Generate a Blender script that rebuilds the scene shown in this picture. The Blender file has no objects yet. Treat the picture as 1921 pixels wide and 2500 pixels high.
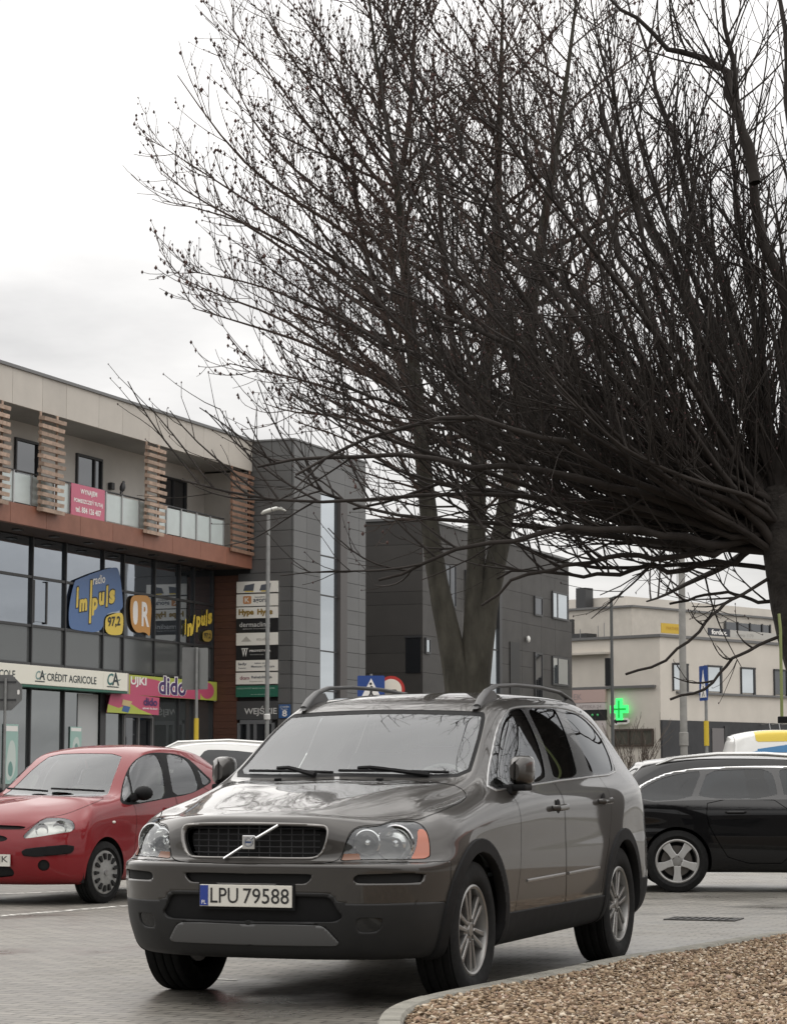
import bpy, bmesh, math, random
import numpy as np
from mathutils import Vector, Matrix
R = math.radians
scene = bpy.context.scene
COL = scene.collection

# ---------------------------------------------------------------- camera, sky, sun, exposure
FPX, CAMH, CXP, CYP, HOR = 5750.0, 1.183, 960.5, 1250.0, 1900.0
PITCH = math.atan2(HOR - CYP, FPX)
cd = bpy.data.cameras.new('camera'); cam = bpy.data.objects.new('camera', cd); COL.objects.link(cam)
cam.location = (0, 0, CAMH); cam.rotation_euler = (R(90) + PITCH, 0, 0)
cd.sensor_fit = 'HORIZONTAL'; cd.sensor_width = 36.0; cd.lens = 36.0 * FPX / 1921.0
cd.clip_start = 0.1; cd.clip_end = 6000
cd.dof.use_dof = True; cd.dof.focus_distance = 13.0; cd.dof.aperture_fstop = 40.0
scene.camera = cam

SUN_EL, SUN_AZ = 44.0, 330.0
w = bpy.data.worlds.new('World'); scene.world = w; w.use_nodes = True
nt = w.node_tree; nt.nodes.clear()
def wn(t, **k):
    n = nt.nodes.new(t)
    for a, b in k.items(): setattr(n, a, b)
    return n
wout = wn('ShaderNodeOutputWorld'); wbg = wn('ShaderNodeBackground'); nt.links.new(wbg.outputs[0], wout.inputs[0])
wsky = wn('ShaderNodeTexSky', sky_type='NISHITA', sun_disc=False, sun_elevation=R(SUN_EL), sun_rotation=R(SUN_AZ))
wtc = wn('ShaderNodeTexCoord'); wsep = wn('ShaderNodeSeparateXYZ'); nt.links.new(wtc.outputs['Generated'], wsep.inputs[0])
def wmath(op, a, b, clamp=False):
    n = wn('ShaderNodeMath', operation=op, use_clamp=clamp)
    for i, q in enumerate((a, b)):
        if isinstance(q, (int, float)): n.inputs[i].default_value = q
        else: nt.links.new(q, n.inputs[i])
    return n.outputs[0]
zc = wmath('MAXIMUM', wsep.outputs[2], 0.0)
lum = wmath('MULTIPLY', wmath('ADD', wmath('MULTIPLY', zc, 2.0), 1.0), 0.81)       # overcast sky: brighter overhead
den = wmath('ADD', zc, 0.16)
wcomb = wn('ShaderNodeCombineXYZ')
nt.links.new(wmath('DIVIDE', wsep.outputs[0], den), wcomb.inputs[0]); nt.links.new(wmath('DIVIDE', wsep.outputs[1], den), wcomb.inputs[1])
wno = wn('ShaderNodeTexNoise'); wno.inputs['Scale'].default_value = 0.8; wno.inputs['Detail'].default_value = 7; wno.inputs['Roughness'].default_value = 0.55
nt.links.new(wcomb.outputs[0], wno.inputs['Vector'])
wmr = wn('ShaderNodeMapRange'); wmr.inputs[1].default_value = 0.30; wmr.inputs[2].default_value = 0.66; wmr.inputs[3].default_value = 0.55; wmr.inputs[4].default_value = 1.16
nt.links.new(wno.outputs[0], wmr.inputs[0])
wcol = wn('ShaderNodeMixRGB'); wcol.inputs[1].default_value = (0.95, 0.945, 0.955, 1); wcol.inputs[2].default_value = (1.0, 0.965, 0.915, 1)
nt.links.new(wno.outputs[0], wcol.inputs[0])
wsc = wn('ShaderNodeVectorMath', operation='SCALE'); nt.links.new(wcol.outputs[0], wsc.inputs[0]); nt.links.new(wmath('MULTIPLY', lum, wmr.outputs[0]), wsc.inputs['Scale'])
wsk = wn('ShaderNodeVectorMath', operation='SCALE'); nt.links.new(wsky.outputs[0], wsk.inputs[0]); wsk.inputs['Scale'].default_value = 0.006
wad = wn('ShaderNodeVectorMath', operation='ADD'); nt.links.new(wsc.outputs[0], wad.inputs[0]); nt.links.new(wsk.outputs[0], wad.inputs[1])
nt.links.new(wad.outputs[0], wbg.inputs[0]); wbg.inputs[1].default_value = 1.0

sd = bpy.data.lights.new('sun', 'SUN'); sun = bpy.data.objects.new('sun', sd); COL.objects.link(sun)
sd.energy = 1.0; sd.angle = R(85); sd.color = (1.0, 0.96, 0.9)
sun.rotation_euler = (R(90 - SUN_EL), 0, R(180 - SUN_AZ)); sun.location = (-10, -10, 30)
vs = scene.view_settings
vs.view_transform = 'Standard'; vs.look = 'None'; vs.exposure = 0.0; vs.gamma = 1.0; vs.use_curve_mapping = False
scene.cycles.max_bounces = 8; scene.cycles.transparent_max_bounces = 16; scene.cycles.glossy_bounces = 5
scene.cycles.use_denoising = True

# ---------------------------------------------------------------- pixels of the photograph to directions
def ray(x, y):
    u = (x - CXP) / FPX; v = (CYP - y) / FPX
    return Vector((u, math.cos(PITCH) - v * math.sin(PITCH), math.sin(PITCH) + v * math.cos(PITCH)))
def at(x, y, Y):
    r = ray(x, y); return Vector((0, 0, CAMH)) + r * (Y / r.y)
def ground_at(x, y, z=0.0):
    r = ray(x, y); return Vector((0, 0, CAMH)) + r * ((z - CAMH) / r.z)
def project(P):
    P = np.asarray(P, float); X, Y, Z = P[:, 0], P[:, 1], P[:, 2] - CAMH
    d = Y * math.cos(PITCH) + Z * math.sin(PITCH); v = -Y * math.sin(PITCH) + Z * math.cos(PITCH)
    return np.stack([CXP + FPX * X / d, CYP - FPX * v / d], 1)
# ---------------------------------------------------------------- helpers: materials, meshes, tags
MATS = {}
def mat(name, col, rough=0.6, metal=0.0, var=0.0, vscale=3.0, bump=0.0, bscale=40.0, spec=0.5, coat=0.0, emit=None, island=0.0, stretch=None, croug=0.03):
    if name in MATS: return MATS[name]
    m = bpy.data.materials.new(name); m.use_nodes = True; t = m.node_tree; b = t.nodes['Principled BSDF']
    b.inputs['Base Color'].default_value = (*col, 1); b.inputs['Roughness'].default_value = rough; b.inputs['Metallic'].default_value = metal
    b.inputs['Specular IOR Level'].default_value = spec; b.inputs['Coat Weight'].default_value = coat; b.inputs['Coat Roughness'].default_value = croug
    if emit: b.inputs['Emission Color'].default_value = (*col, 1); b.inputs['Emission Strength'].default_value = emit
    tc = t.nodes.new('ShaderNodeTexCoord'); vec = tc.outputs['Object']
    if stretch:
        mp = t.nodes.new('ShaderNodeMapping'); mp.inputs['Scale'].default_value = stretch; t.links.new(vec, mp.inputs[0]); vec = mp.outputs[0]
    fac = None
    if var:
        n = t.nodes.new('ShaderNodeTexNoise'); n.inputs['Scale'].default_value = vscale; n.inputs['Detail'].default_value = 6; n.inputs['Roughness'].default_value = 0.6
        t.links.new(vec, n.inputs['Vector'])
        mr = t.nodes.new('ShaderNodeMapRange'); mr.inputs[1].default_value = 0.3; mr.inputs[2].default_value = 0.7; mr.inputs[3].default_value = 1 - var; mr.inputs[4].default_value = 1 + var
        t.links.new(n.outputs[0], mr.inputs[0]); fac = mr.outputs[0]
        rr = t.nodes.new('ShaderNodeMapRange'); rr.inputs[1].default_value = 0.3; rr.inputs[2].default_value = 0.7
        rr.inputs[3].default_value = min(1, rough * (1 + 0.35 * var)); rr.inputs[4].default_value = rough * (1 - 0.35 * var)
        t.links.new(n.outputs[0], rr.inputs[0]); t.links.new(rr.outputs[0], b.inputs['Roughness'])
    if island:
        g = t.nodes.new('ShaderNodeObjectInfo'); mr2 = t.nodes.new('ShaderNodeMapRange'); mr2.inputs[3].default_value = 1 - island; mr2.inputs[4].default_value = 1 + island
        t.links.new(g.outputs['Random'], mr2.inputs[0])
        if fac:
            mm = t.nodes.new('ShaderNodeMath'); mm.operation = 'MULTIPLY'; t.links.new(fac, mm.inputs[0]); t.links.new(mr2.outputs[0], mm.inputs[1]); fac = mm.outputs[0]
        else: fac = mr2.outputs[0]
    if fac:
        s = t.nodes.new('ShaderNodeVectorMath'); s.operation = 'SCALE'; s.inputs[0].default_value = col; t.links.new(fac, s.inputs['Scale']); t.links.new(s.outputs[0], b.inputs['Base Color'])
    if bump:
        n2 = t.nodes.new('ShaderNodeTexNoise'); n2.inputs['Scale'].default_value = bscale; n2.inputs['Detail'].default_value = 4; t.links.new(vec, n2.inputs['Vector'])
        bp = t.nodes.new('ShaderNodeBump'); bp.inputs['Strength'].default_value = bump; bp.inputs['Distance'].default_value = 0.02
        t.links.new(n2.outputs[0], bp.inputs['Height']); t.links.new(bp.outputs[0], b.inputs['Normal'])
    MATS[name] = m
    return m
def mirror_glass(name, tint, refl, base, rough=0.02, wave=0.0):
    """coated facade or car glass: dark body seen through, reflection stronger at grazing angles"""
    if name in MATS: return MATS[name]
    m = bpy.data.materials.new(name); m.use_nodes = True; t = m.node_tree; t.nodes.clear()
    o = t.nodes.new('ShaderNodeOutputMaterial'); mx = t.nodes.new('ShaderNodeMixShader'); d = t.nodes.new('ShaderNodeBsdfDiffuse'); g = t.nodes.new('ShaderNodeBsdfGlossy')
    d.inputs[0].default_value = (*base, 1); g.inputs[0].default_value = (*tint, 1); g.inputs['Roughness'].default_value = rough
    fr = t.nodes.new('ShaderNodeFresnel'); fr.inputs[0].default_value = 1.5
    mr = t.nodes.new('ShaderNodeMapRange'); mr.inputs[3].default_value = refl; mr.inputs[4].default_value = 1.0; t.links.new(fr.outputs[0], mr.inputs[0])
    if wave:
        tc = t.nodes.new('ShaderNodeTexCoord'); n2 = t.nodes.new('ShaderNodeTexNoise'); n2.inputs['Scale'].default_value = 0.9; t.links.new(tc.outputs['Object'], n2.inputs['Vector'])
        bp = t.nodes.new('ShaderNodeBump'); bp.inputs['Strength'].default_value = wave; bp.inputs['Distance'].default_value = 0.02
        t.links.new(n2.outputs[0], bp.inputs['Height']); t.links.new(bp.outputs[0], g.inputs['Normal'])
    t.links.new(mr.outputs[0], mx.inputs[0]); t.links.new(d.outputs[0], mx.inputs[1]); t.links.new(g.outputs[0], mx.inputs[2]); t.links.new(mx.outputs[0], o.inputs[0])
    MATS[name] = m
    return m
def clear_glass(name, tint, refl=0.06, rough=0.0):
    """thin see-through glass: tinted transparency plus a Fresnel reflection"""
    if name in MATS: return MATS[name]
    m = bpy.data.materials.new(name); m.use_nodes = True; t = m.node_tree; t.nodes.clear()
    o = t.nodes.new('ShaderNodeOutputMaterial'); mx = t.nodes.new('ShaderNodeMixShader'); d = t.nodes.new('ShaderNodeBsdfTransparent'); g = t.nodes.new('ShaderNodeBsdfGlossy')
    d.inputs[0].default_value = (*tint, 1); g.inputs[0].default_value = (0.96, 0.98, 1, 1); g.inputs['Roughness'].default_value = rough
    fr = t.nodes.new('ShaderNodeFresnel'); fr.inputs[0].default_value = 1.52
    mr = t.nodes.new('ShaderNodeMapRange'); mr.inputs[3].default_value = refl; mr.inputs[4].default_value = 1.0; t.links.new(fr.outputs[0], mr.inputs[0])
    t.links.new(mr.outputs[0], mx.inputs[0]); t.links.new(d.outputs[0], mx.inputs[1]); t.links.new(g.outputs[0], mx.inputs[2]); t.links.new(mx.outputs[0], o.inputs[0])
    MATS[name] = m
    return m

def tag(o, label=None, cat=None, group=None, kind=None):
    if label: o['label'] = label
    if cat: o['category'] = cat
    if group: o['group'] = group
    if kind: o['kind'] = kind
    return o
def empty(name, loc, rz=0.0, label=None, cat=None, group=None):
    o = bpy.data.objects.new(name, None); o.empty_display_size = 0.3; COL.objects.link(o); o.location = loc; o.rotation_euler = (0, 0, rz)
    return tag(o, label, cat, group)
def link(name, me, parent=None):
    o = bpy.data.objects.new(name, me); COL.objects.link(o)
    if parent is not None: o.parent = parent
    return o

class MB:
    """collects shapes, then becomes one mesh object"""
    def __init__(s): s.v = []; s.f = []
    def add(s, vs, fs):
        k = len(s.v); s.v += [tuple(p) for p in vs]; s.f += [tuple(i + k for i in q) for q in fs]; return s
    def box(s, a, b):
        x0, x1 = sorted((a[0], b[0])); y0, y1 = sorted((a[1], b[1])); z0, z1 = sorted((a[2], b[2]))
        v = [(x0, y0, z0), (x1, y0, z0), (x1, y1, z0), (x0, y1, z0), (x0, y0, z1), (x1, y0, z1), (x1, y1, z1), (x0, y1, z1)]
        return s.add(v, [(0, 3, 2, 1), (4, 5, 6, 7), (0, 1, 5, 4), (1, 2, 6, 5), (2, 3, 7, 6), (3, 0, 4, 7)])
    def obox(s, c, ax, ay, az):
        c, ax, ay, az = Vector(c), Vector(ax), Vector(ay), Vector(az); v = []
        for k in (-1, 1):
            for i, j in ((-1, -1), (1, -1), (1, 1), (-1, 1)): v.append(c + ax * i + ay * j + az * k)
        return s.add(v, [(0, 3, 2, 1), (4, 5, 6, 7), (0, 1, 5, 4), (1, 2, 6, 5), (2, 3, 7, 6), (3, 0, 4, 7)])
    def prism(s, poly, o, ax, ay, depth):
        """polygon in the plane o + ax*u + ay*v, pushed along depth"""
        o, ax, ay, depth = Vector(o), Vector(ax), Vector(ay), Vector(depth); n = len(poly)
        a = [o + ax * p[0] + ay * p[1] for p in poly]; b = [p + depth for p in a]
        return s.add(a + b, [tuple(range(n))[::-1], tuple(range(n, 2 * n))] + [(i, (i + 1) % n, n + (i + 1) % n, n + i) for i in range(n)])
    def tube(s, pts, rad, n=8, cap=True, ell=None):
        pts = [Vector(p) for p in pts]; m = len(pts)
        if isinstance(rad, (int, float)): rad = [rad] * m
        vs = []; up = Vector((0, 0, 1)); prev = None
        for i, p in enumerate(pts):
            d = (pts[min(i + 1, m - 1)] - pts[max(i - 1, 0)]).normalized()
            if prev is None:
                r = d.cross(up)
                if r.length < 0.05: r = d.cross(Vector((1, 0, 0)))
                r.normalize()
            else:
                r = prev - d * prev.dot(d); r.normalize()
            prev = r; q = d.cross(r); e = ell or (1, 1)
            for k in range(n):
                a = 2 * math.pi * k / n; vs.append(p + r * (rad[i] * e[0] * math.cos(a)) + q * (rad[i] * e[1] * math.sin(a)))
        fs = [(i * n + k, i * n + (k + 1) % n, (i + 1) * n + (k + 1) % n, (i + 1) * n + k) for i in range(m - 1) for k in range(n)]
        if cap: fs += [tuple(range(n))[::-1], tuple(range((m - 1) * n, m * n))]
        return s.add(vs, fs)
    def lathe(s, prof, c, axis, n=32, close=False):
        """profile (radius, along axis) turned about axis through c"""
        axis = Vector(axis).normalized(); c = Vector(c); r = axis.orthogonal().normalized(); q = axis.cross(r); m = len(prof); vs = []
        for (rr, h) in prof:
            for k in range(n):
                a = 2 * math.pi * k / n; vs.append(c + axis * h + (r * math.cos(a) + q * math.sin(a)) * rr)
        fs = [(i * n + k, i * n + (k + 1) % n, (i + 1) * n + (k + 1) % n, (i + 1) * n + k) for i in range(m - 1) for k in range(n)]
        if close: fs += [tuple(range(n))[::-1], tuple(range((m - 1) * n, m * n))]
        return s.add(vs, fs)
    def ball(s, c, rx, ry=None, rz=None, n=10):
        ry = rx if ry is None else ry; rz = rx if rz is None else rz; vs = []; h = n // 2
        for i in range(h + 1):
            a = math.pi * i / h
            for k in range(n):
                b = 2 * math.pi * k / n; vs.append((c[0] + rx * math.sin(a) * math.cos(b), c[1] + ry * math.sin(a) * math.sin(b), c[2] + rz * math.cos(a)))
        return s.add(vs, [(i * n + k, (i + 1) * n + k, (i + 1) * n + (k + 1) % n, i * n + (k + 1) % n) for i in range(h) for k in range(n)])
    def mesh(s, name, m=None, smooth=False, bevel=0.0):
        me = bpy.data.meshes.new(name); me.from_pydata(s.v, [], s.f); me.update()
        bm = bmesh.new(); bm.from_mesh(me)
        if bevel:
            bmesh.ops.remove_doubles(bm, verts=bm.verts, dist=1e-5)
            es = [e for e in bm.edges if len(e.link_faces) == 2 and e.calc_face_angle(0) > 0.6]
            bmesh.ops.bevel(bm, geom=es, offset=bevel, segments=2, affect='EDGES', profile=0.6)
        bmesh.ops.recalc_face_normals(bm, faces=bm.faces); bm.to_mesh(me); bm.free()
        if m: me.materials.append(m)
        if smooth:
            me.shade_smooth()
            if smooth == 'auto': me.set_sharp_from_angle(angle=R(38))
        return me
    def build(s, name, m, parent=None, smooth=False, bevel=0.0, **tg):
        o = link(name, s.mesh(name, m, smooth, bevel), parent); tag(o, **tg) if tg else None
        return o

def text(name, body, o, ax, up, width, height, m, parent=None, depth=0.004, bold=0.0, shear=0.0, **tg):
    """lettering fitted into width x height, lower left corner at o, running along ax, upright along up"""
    cu = bpy.data.curves.new('lettering', 'FONT'); cu.body = body; cu.size = 1.0; cu.offset = bold; cu.shear = shear; cu.resolution_u = 3
    tmp = bpy.data.objects.new('lettering', cu); COL.objects.link(tmp)
    dg = bpy.context.evaluated_depsgraph_get(); me = bpy.data.meshes.new_from_object(tmp.evaluated_get(dg))
    bpy.data.objects.remove(tmp); bpy.data.curves.remove(cu)
    n = len(me.vertices); co = np.empty(n * 3); me.vertices.foreach_get('co', co); co = co.reshape(-1, 3)
    lo, hi = co.min(0), co.max(0); sx = width / max(1e-6, hi[0] - lo[0]); sy = height / max(1e-6, hi[1] - lo[1])
    o, ax, up = Vector(o), Vector(ax).normalized(), Vector(up).normalized(); nn = ax.cross(up)
    base = np.array(o) + (co[:, :1] - lo[0]) * sx * np.array(ax) + (co[:, 1:2] - lo[1]) * sy * np.array(up) + np.array(nn) * depth
    me.vertices.foreach_set('co', base.ravel()); me.materials.clear(); me.materials.append(m); me.name = name; me.update()
    ob = link(name, me, parent); tag(ob, **tg) if tg else None
    return ob
def chaikin(p, it=2):
    p = np.asarray(p, float)
    for _ in range(it):
        q = np.roll(p, -1, 0); p = np.stack([p * .75 + q * .25, p * .25 + q * .75], 1).reshape(-1, 2)
    return p
def rounded(x0, y0, x1, y1, r, n=4):
    out = []
    for cx, cy, a0 in ((x1 - r, y1 - r, 0), (x0 + r, y1 - r, 90), (x0 + r, y0 + r, 180), (x1 - r, y0 + r, 270)):
        for k in range(n + 1):
            a = R(a0 + 90 * k / n); out.append((cx + r * math.cos(a), cy + r * math.sin(a)))
    return out
X, Y_, Z = Vector((1, 0, 0)), Vector((0, 1, 0)), Vector((0, 0, 1))
# ---------------------------------------------------------------- ground, paving, painted lines, kerb and gravel bed
def paving_material():
    m = bpy.data.materials.new('concrete_paving'); m.use_nodes = True; t = m.node_tree; b = t.nodes['Principled BSDF']; L = t.links.new
    tc = t.nodes.new('ShaderNodeTexCoord'); mp = t.nodes.new('ShaderNodeMapping'); mp.inputs['Rotation'].default_value = (0, 0, R(21.5)); L(tc.outputs['Object'], mp.inputs[0])
    br = t.nodes.new('ShaderNodeTexBrick'); L(mp.outputs[0], br.inputs['Vector']); br.inputs['Scale'].default_value = 1.0
    br.inputs['Brick Width'].default_value = 0.2; br.inputs['Row Height'].default_value = 0.1; br.inputs['Mortar Size'].default_value = 0.008; br.inputs['Mortar Smooth'].default_value = 0.3
    br.inputs['Color1'].default_value = (0.225, 0.21, 0.183, 1); br.inputs['Color2'].default_value = (0.155, 0.145, 0.128, 1); br.inputs['Mortar'].default_value = (0.06, 0.056, 0.05, 1)
    n1 = t.nodes.new('ShaderNodeTexNoise'); n1.inputs['Scale'].default_value = 0.45; n1.inputs['Detail'].default_value = 7; n1.inputs['Roughness'].default_value = 0.62; L(tc.outputs['Object'], n1.inputs['Vector'])
    n2 = t.nodes.new('ShaderNodeTexNoise'); n2.inputs['Scale'].default_value = 30; n2.inputs['Detail'].default_value = 4; L(tc.outputs['Object'], n2.inputs['Vector'])
    mr = t.nodes.new('ShaderNodeMapRange'); mr.inputs[1].default_value = .3; mr.inputs[2].default_value = .7; mr.inputs[3].default_value = .60; mr.inputs[4].default_value = 1.2; L(n1.outputs[0], mr.inputs[0])
    mr2 = t.nodes.new('ShaderNodeMapRange'); mr2.inputs[1].default_value = .3; mr2.inputs[2].default_value = .7; mr2.inputs[3].default_value = .86; mr2.inputs[4].default_value = 1.12; L(n2.outputs[0], mr2.inputs[0])
    mu = t.nodes.new('ShaderNodeMath'); mu.operation = 'MULTIPLY'; L(mr.outputs[0], mu.inputs[0]); L(mr2.outputs[0], mu.inputs[1])
    sc = t.nodes.new('ShaderNodeVectorMath'); sc.operation = 'SCALE'; L(br.outputs[0], sc.inputs[0]); L(mu.outputs[0], sc.inputs['Scale']); L(sc.outputs[0], b.inputs['Base Color'])
    rr = t.nodes.new('ShaderNodeMapRange'); rr.inputs[1].default_value = .34; rr.inputs[2].default_value = .58; rr.inputs[3].default_value = .20; rr.inputs[4].default_value = .60; L(n1.outputs[0], rr.inputs[0]); L(rr.outputs[0], b.inputs['Roughness'])
    bp = t.nodes.new('ShaderNodeBump'); bp.inputs['Strength'].default_value = .35; bp.inputs['Distance'].default_value = .004; L(br.outputs[1], bp.inputs['Height']); bp.invert = True; L(bp.outputs[0], b.inputs['Normal'])
    return m
M_PAVE = paving_material()
gm = MB(); S = 900
gm.add([(-S, -60, -0.004), (S, -60, -0.004), (S, 1500, -0.004), (-S, 1500, -0.004)], [(0, 1, 2, 3)])
gm.build('ground', mat('far_ground', (0.14, 0.135, 0.115), 0.9, var=.25, vscale=.05), kind='structure')
pm = MB(); pm.add([(-70, -30, 0), (70, -30, 0), (70, 130, 0), (-70, 130, 0)], [(0, 1, 2, 3)])
pm.build('parking_lot', M_PAVE, kind='structure')
def worn_paint():
    m = mat('worn_white_paint', (0.6, 0.59, 0.55), 0.7, var=.3, vscale=9); m = MATS['worn_white_paint']
    t = m.node_tree; b = t.nodes['Principled BSDF']; tr = t.nodes.new('ShaderNodeBsdfTransparent'); mx = t.nodes.new('ShaderNodeMixShader')
    tc = t.nodes.new('ShaderNodeTexCoord'); n = t.nodes.new('ShaderNodeTexNoise'); n.inputs['Scale'].default_value = 14; n.inputs['Detail'].default_value = 6; t.links.new(tc.outputs['Object'], n.inputs['Vector'])
    cr = t.nodes.new('ShaderNodeMapRange'); cr.inputs[1].default_value = .42; cr.inputs[2].default_value = .52; t.links.new(n.outputs[0], cr.inputs[0])
    t.links.new(cr.outputs[0], mx.inputs[0]); t.links.new(tr.outputs[0], mx.inputs[1]); t.links.new(b.outputs[0], mx.inputs[2])
    t.links.new(mx.outputs[0], t.nodes['Material Output'].inputs[0]); return m
M_PAINT = worn_paint()
def line(a, b, w, z=0.004):
    a, b = Vector(a), Vector(b); d = (b - a).normalized(); n = Vector((-d.y, d.x, 0)) * (w / 2); q = MB()
    q.add([(p.x, p.y, z) for p in (a - n, b - n, b + n, a + n)], [(0, 1, 2, 3)]); return q
g1, g2 = ground_at(-60, 2243), ground_at(310, 2213)
line(g1, g2 + (g2 - g1) * 0.15, .12).build('painted_line', M_PAINT, label='long worn white bay line running past the red hatchback nose', cat='road marking', group='painted bay lines')
h1, h2 = ground_at(-80, 2187), ground_at(315, 2173)
line(h1, h2 + (h2 - h1) * .6, .16).build('painted_line', M_PAINT, label='white painted line passing under the red hatchback', cat='road marking', group='painted bay lines')
k1, k2 = ground_at(500, 2391), ground_at(580, 2395)
line(k1, k2, .05).build('painted_line', M_PAINT, label='short faded white dash beside the front tyre of the brown SUV', cat='road marking', group='painted bay lines')

# kerbed gravel bed: outer edge of the kerb top followed in the photograph, continued behind the camera's right
D_ = lambda x, y: (x * 1.1435, y * 1.1435)
KH = 0.12
outer_px = [(1800, 1966), (1680, 1985), (1500, 2013), (1330, 2041), (1190, 2068), (1050, 2096), (960, 2113), (895, 2127), (850, 2140), (822, 2153), (805, 2168)]
outer = [ground_at(*D_(*p), KH) for p in outer_px]
last = outer[-1]
outer = [outer[0] + (outer[0] - outer[1]).normalized() * 9.0] + outer + [Vector((-0.075, 9.35, KH)), Vector((0.02, 8.7, KH)), Vector((0.35, 7.6, KH)), Vector((1.2, 5.2, KH)), Vector((2.4, 2.4, KH))]
def resample(P, step):
    out = [P[0]]; 
    for a, b in zip(P[:-1], P[1:]):
        n = max(1, int((b - a).length / step))
        for k in range(1, n + 1): out.append(a.lerp(b, k / n))
    return out
def smooth_line(P, it=3):
    for _ in range(it): P = [P[0]] + [(P[i - 1] + P[i] * 2 + P[i + 1]) / 4 for i in range(1, len(P) - 1)] + [P[-1]]
    return P
O = smooth_line(resample(outer, .12), 4)
def offs(P, d):
    out = []
    for i, p in enumerate(P):
        t = (P[min(i + 1, len(P) - 1)] - P[max(i - 1, 0)]).normalized(); out.append(p + Vector((t.y, -t.x, 0)) * d)
    return out
sgn = 1 if offs(O, .1)[5].x > O[5].x or offs(O, .1)[5].y < O[5].y else -1
sgn = -sgn if offs(O, sgn * .1)[len(O) // 3].y > O[len(O) // 3].y else sgn
KW = 0.115
M_KERB = mat('kerb_concrete', (0.22, 0.21, 0.18), 0.75, var=.28, vscale=6, bump=.5, bscale=90)
kerb = empty('kerb', (0, 0, 0)); tag(kerb, kind='structure')
prof = [(-.006, -.02), (0.0, .098), (.012, KH), (KW - .012, KH), (KW, .104), (KW + .004, .0)]
rows = [[p + Vector((0, 0, h - KH)) for p in offs(O, sgn * d)] for d, h in prof]
per = 8
for a in range(0, len(O) - 1, per):          # one kerbstone about a metre long
    q = MB(); b = min(a + per, len(O) - 1); n = len(prof); vs = []; jit = random.Random(a).uniform(-.003, .003)
    idx = list(range(a, b + 1))
    for c, i in enumerate(idx):
        for j in range(n):
            p = rows[j][i].copy(); p.z += jit
            if c == 0 and i + 1 < len(O): p = p.lerp(rows[j][i + 1], .035)
            if c == len(idx) - 1: p = p.lerp(rows[j][i - 1], .035)
            vs.append(p)
    m_ = len(idx)
    fs = [(i * n + j, i * n + j + 1, (i + 1) * n + j + 1, (i + 1) * n + j) for i in range(m_ - 1) for j in range(n - 1)] + [tuple(range(n)), tuple(range((m_ - 1) * n, m_ * n))[::-1]]
    q.add(vs, fs); q.build('kerbstone', M_KERB, kerb)
inner = offs(O, sgn * (KW + .002))
bed = MB(); far = Vector((9, 9, 0)); ring = [Vector((p.x, p.y, .085)) for p in inner] + [Vector((12, 2.4, .085)), Vector((14, 20, .085))]
bed.add(ring, [tuple(range(len(ring)))])
bed.build('gravel_bed', mat('bed_soil', (0.10, 0.075, 0.05), 0.95, var=.3, vscale=25, bump=.8), kind='structure')
# the loose stones, tens of thousands of them
def stones(seed, count):
    rng = np.random.default_rng(seed)
    poly = np.array([(p.x, p.y) for p in offs(O, sgn * (KW + .008))] + [(3.6, 2.4), (4.6, 18)])
    x0, x1, y0, y1 = -.2, 4.2, 7.4, 18
    P = np.stack([rng.uniform(x0, x1, count), y0 + (y1 - y0) * rng.random(count) ** 1.35], 1)
    ins = np.zeros(count, bool); j = len(poly) - 1
    for i in range(len(poly)):
        a, b = poly[i], poly[j]; c = (a[1] > P[:, 1]) != (b[1] > P[:, 1])
        with np.errstate(divide='ignore', invalid='ignore'): ins ^= c & (P[:, 0] < (b[0] - a[0]) * (P[:, 1] - a[1]) / (b[1] - a[1]) + a[0])
        j = i
    P = P[ins & (P[:, 0] < .19 * P[:, 1] + .35)]; n = len(P)
    t = (1 + 5 ** .5) / 2
    iv = np.array([(-1, t, 0), (1, t, 0), (-1, -t, 0), (1, -t, 0), (0, -1, t), (0, 1, t), (0, -1, -t), (0, 1, -t), (t, 0, -1), (t, 0, 1), (-t, 0, -1), (-t, 0, 1)]) / 1.9
    fi = np.array([(0, 11, 5), (0, 5, 1), (0, 1, 7), (0, 7, 10), (0, 10, 11), (1, 5, 9), (5, 11, 4), (11, 10, 2), (10, 7, 6), (7, 1, 8), (3, 9, 4), (3, 4, 2), (3, 2, 6), (3, 6, 8), (3, 8, 9), (4, 9, 5), (2, 4, 11), (6, 2, 10), (8, 6, 7), (9, 8, 1)])
    s = rng.gamma(5, .0013, n)[:, None, None] + .0035
    sh = rng.uniform(.55, 1.35, (n, 1, 3)); sh[:, :, 2] *= .6
    V = iv[None] * (1 + rng.uniform(-.28, .28, (n, 12, 1))) * sh * s
    a = rng.uniform(0, 6.28, n); c, d = np.cos(a), np.sin(a); tl = rng.uniform(-.5, .5, n)
    x, y, z = V[:, :, 0].copy(), V[:, :, 1].copy(), V[:, :, 2].copy()
    z2 = z + x * tl[:, None]; V = np.stack([x * c[:, None] - y * d[:, None], x * d[:, None] + y * c[:, None], z2], 2)
    hump = .099 + .012 * np.sin(P[:, 0] * 2.1 + 1) * np.sin(P[:, 1] * 1.7)
    V += np.stack([P[:, 0], P[:, 1], hump + rng.uniform(-.002, .014, n)], 1)[:, None]
    Fc = (fi[None] + (np.arange(n) * 12)[:, None, None]).reshape(-1, 3)
    me = bpy.data.meshes.new('gravel'); me.vertices.add(n * 12); me.vertices.foreach_set('co', V.ravel())
    me.loops.add(len(Fc) * 3); me.loops.foreach_set('vertex_index', Fc.ravel().astype(np.int32)); me.polygons.add(len(Fc)); me.polygons.foreach_set('loop_start', np.arange(0, len(Fc) * 3, 3, dtype=np.int32))
    me.update(calc_edges=True); me.validate(); return me
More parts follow.
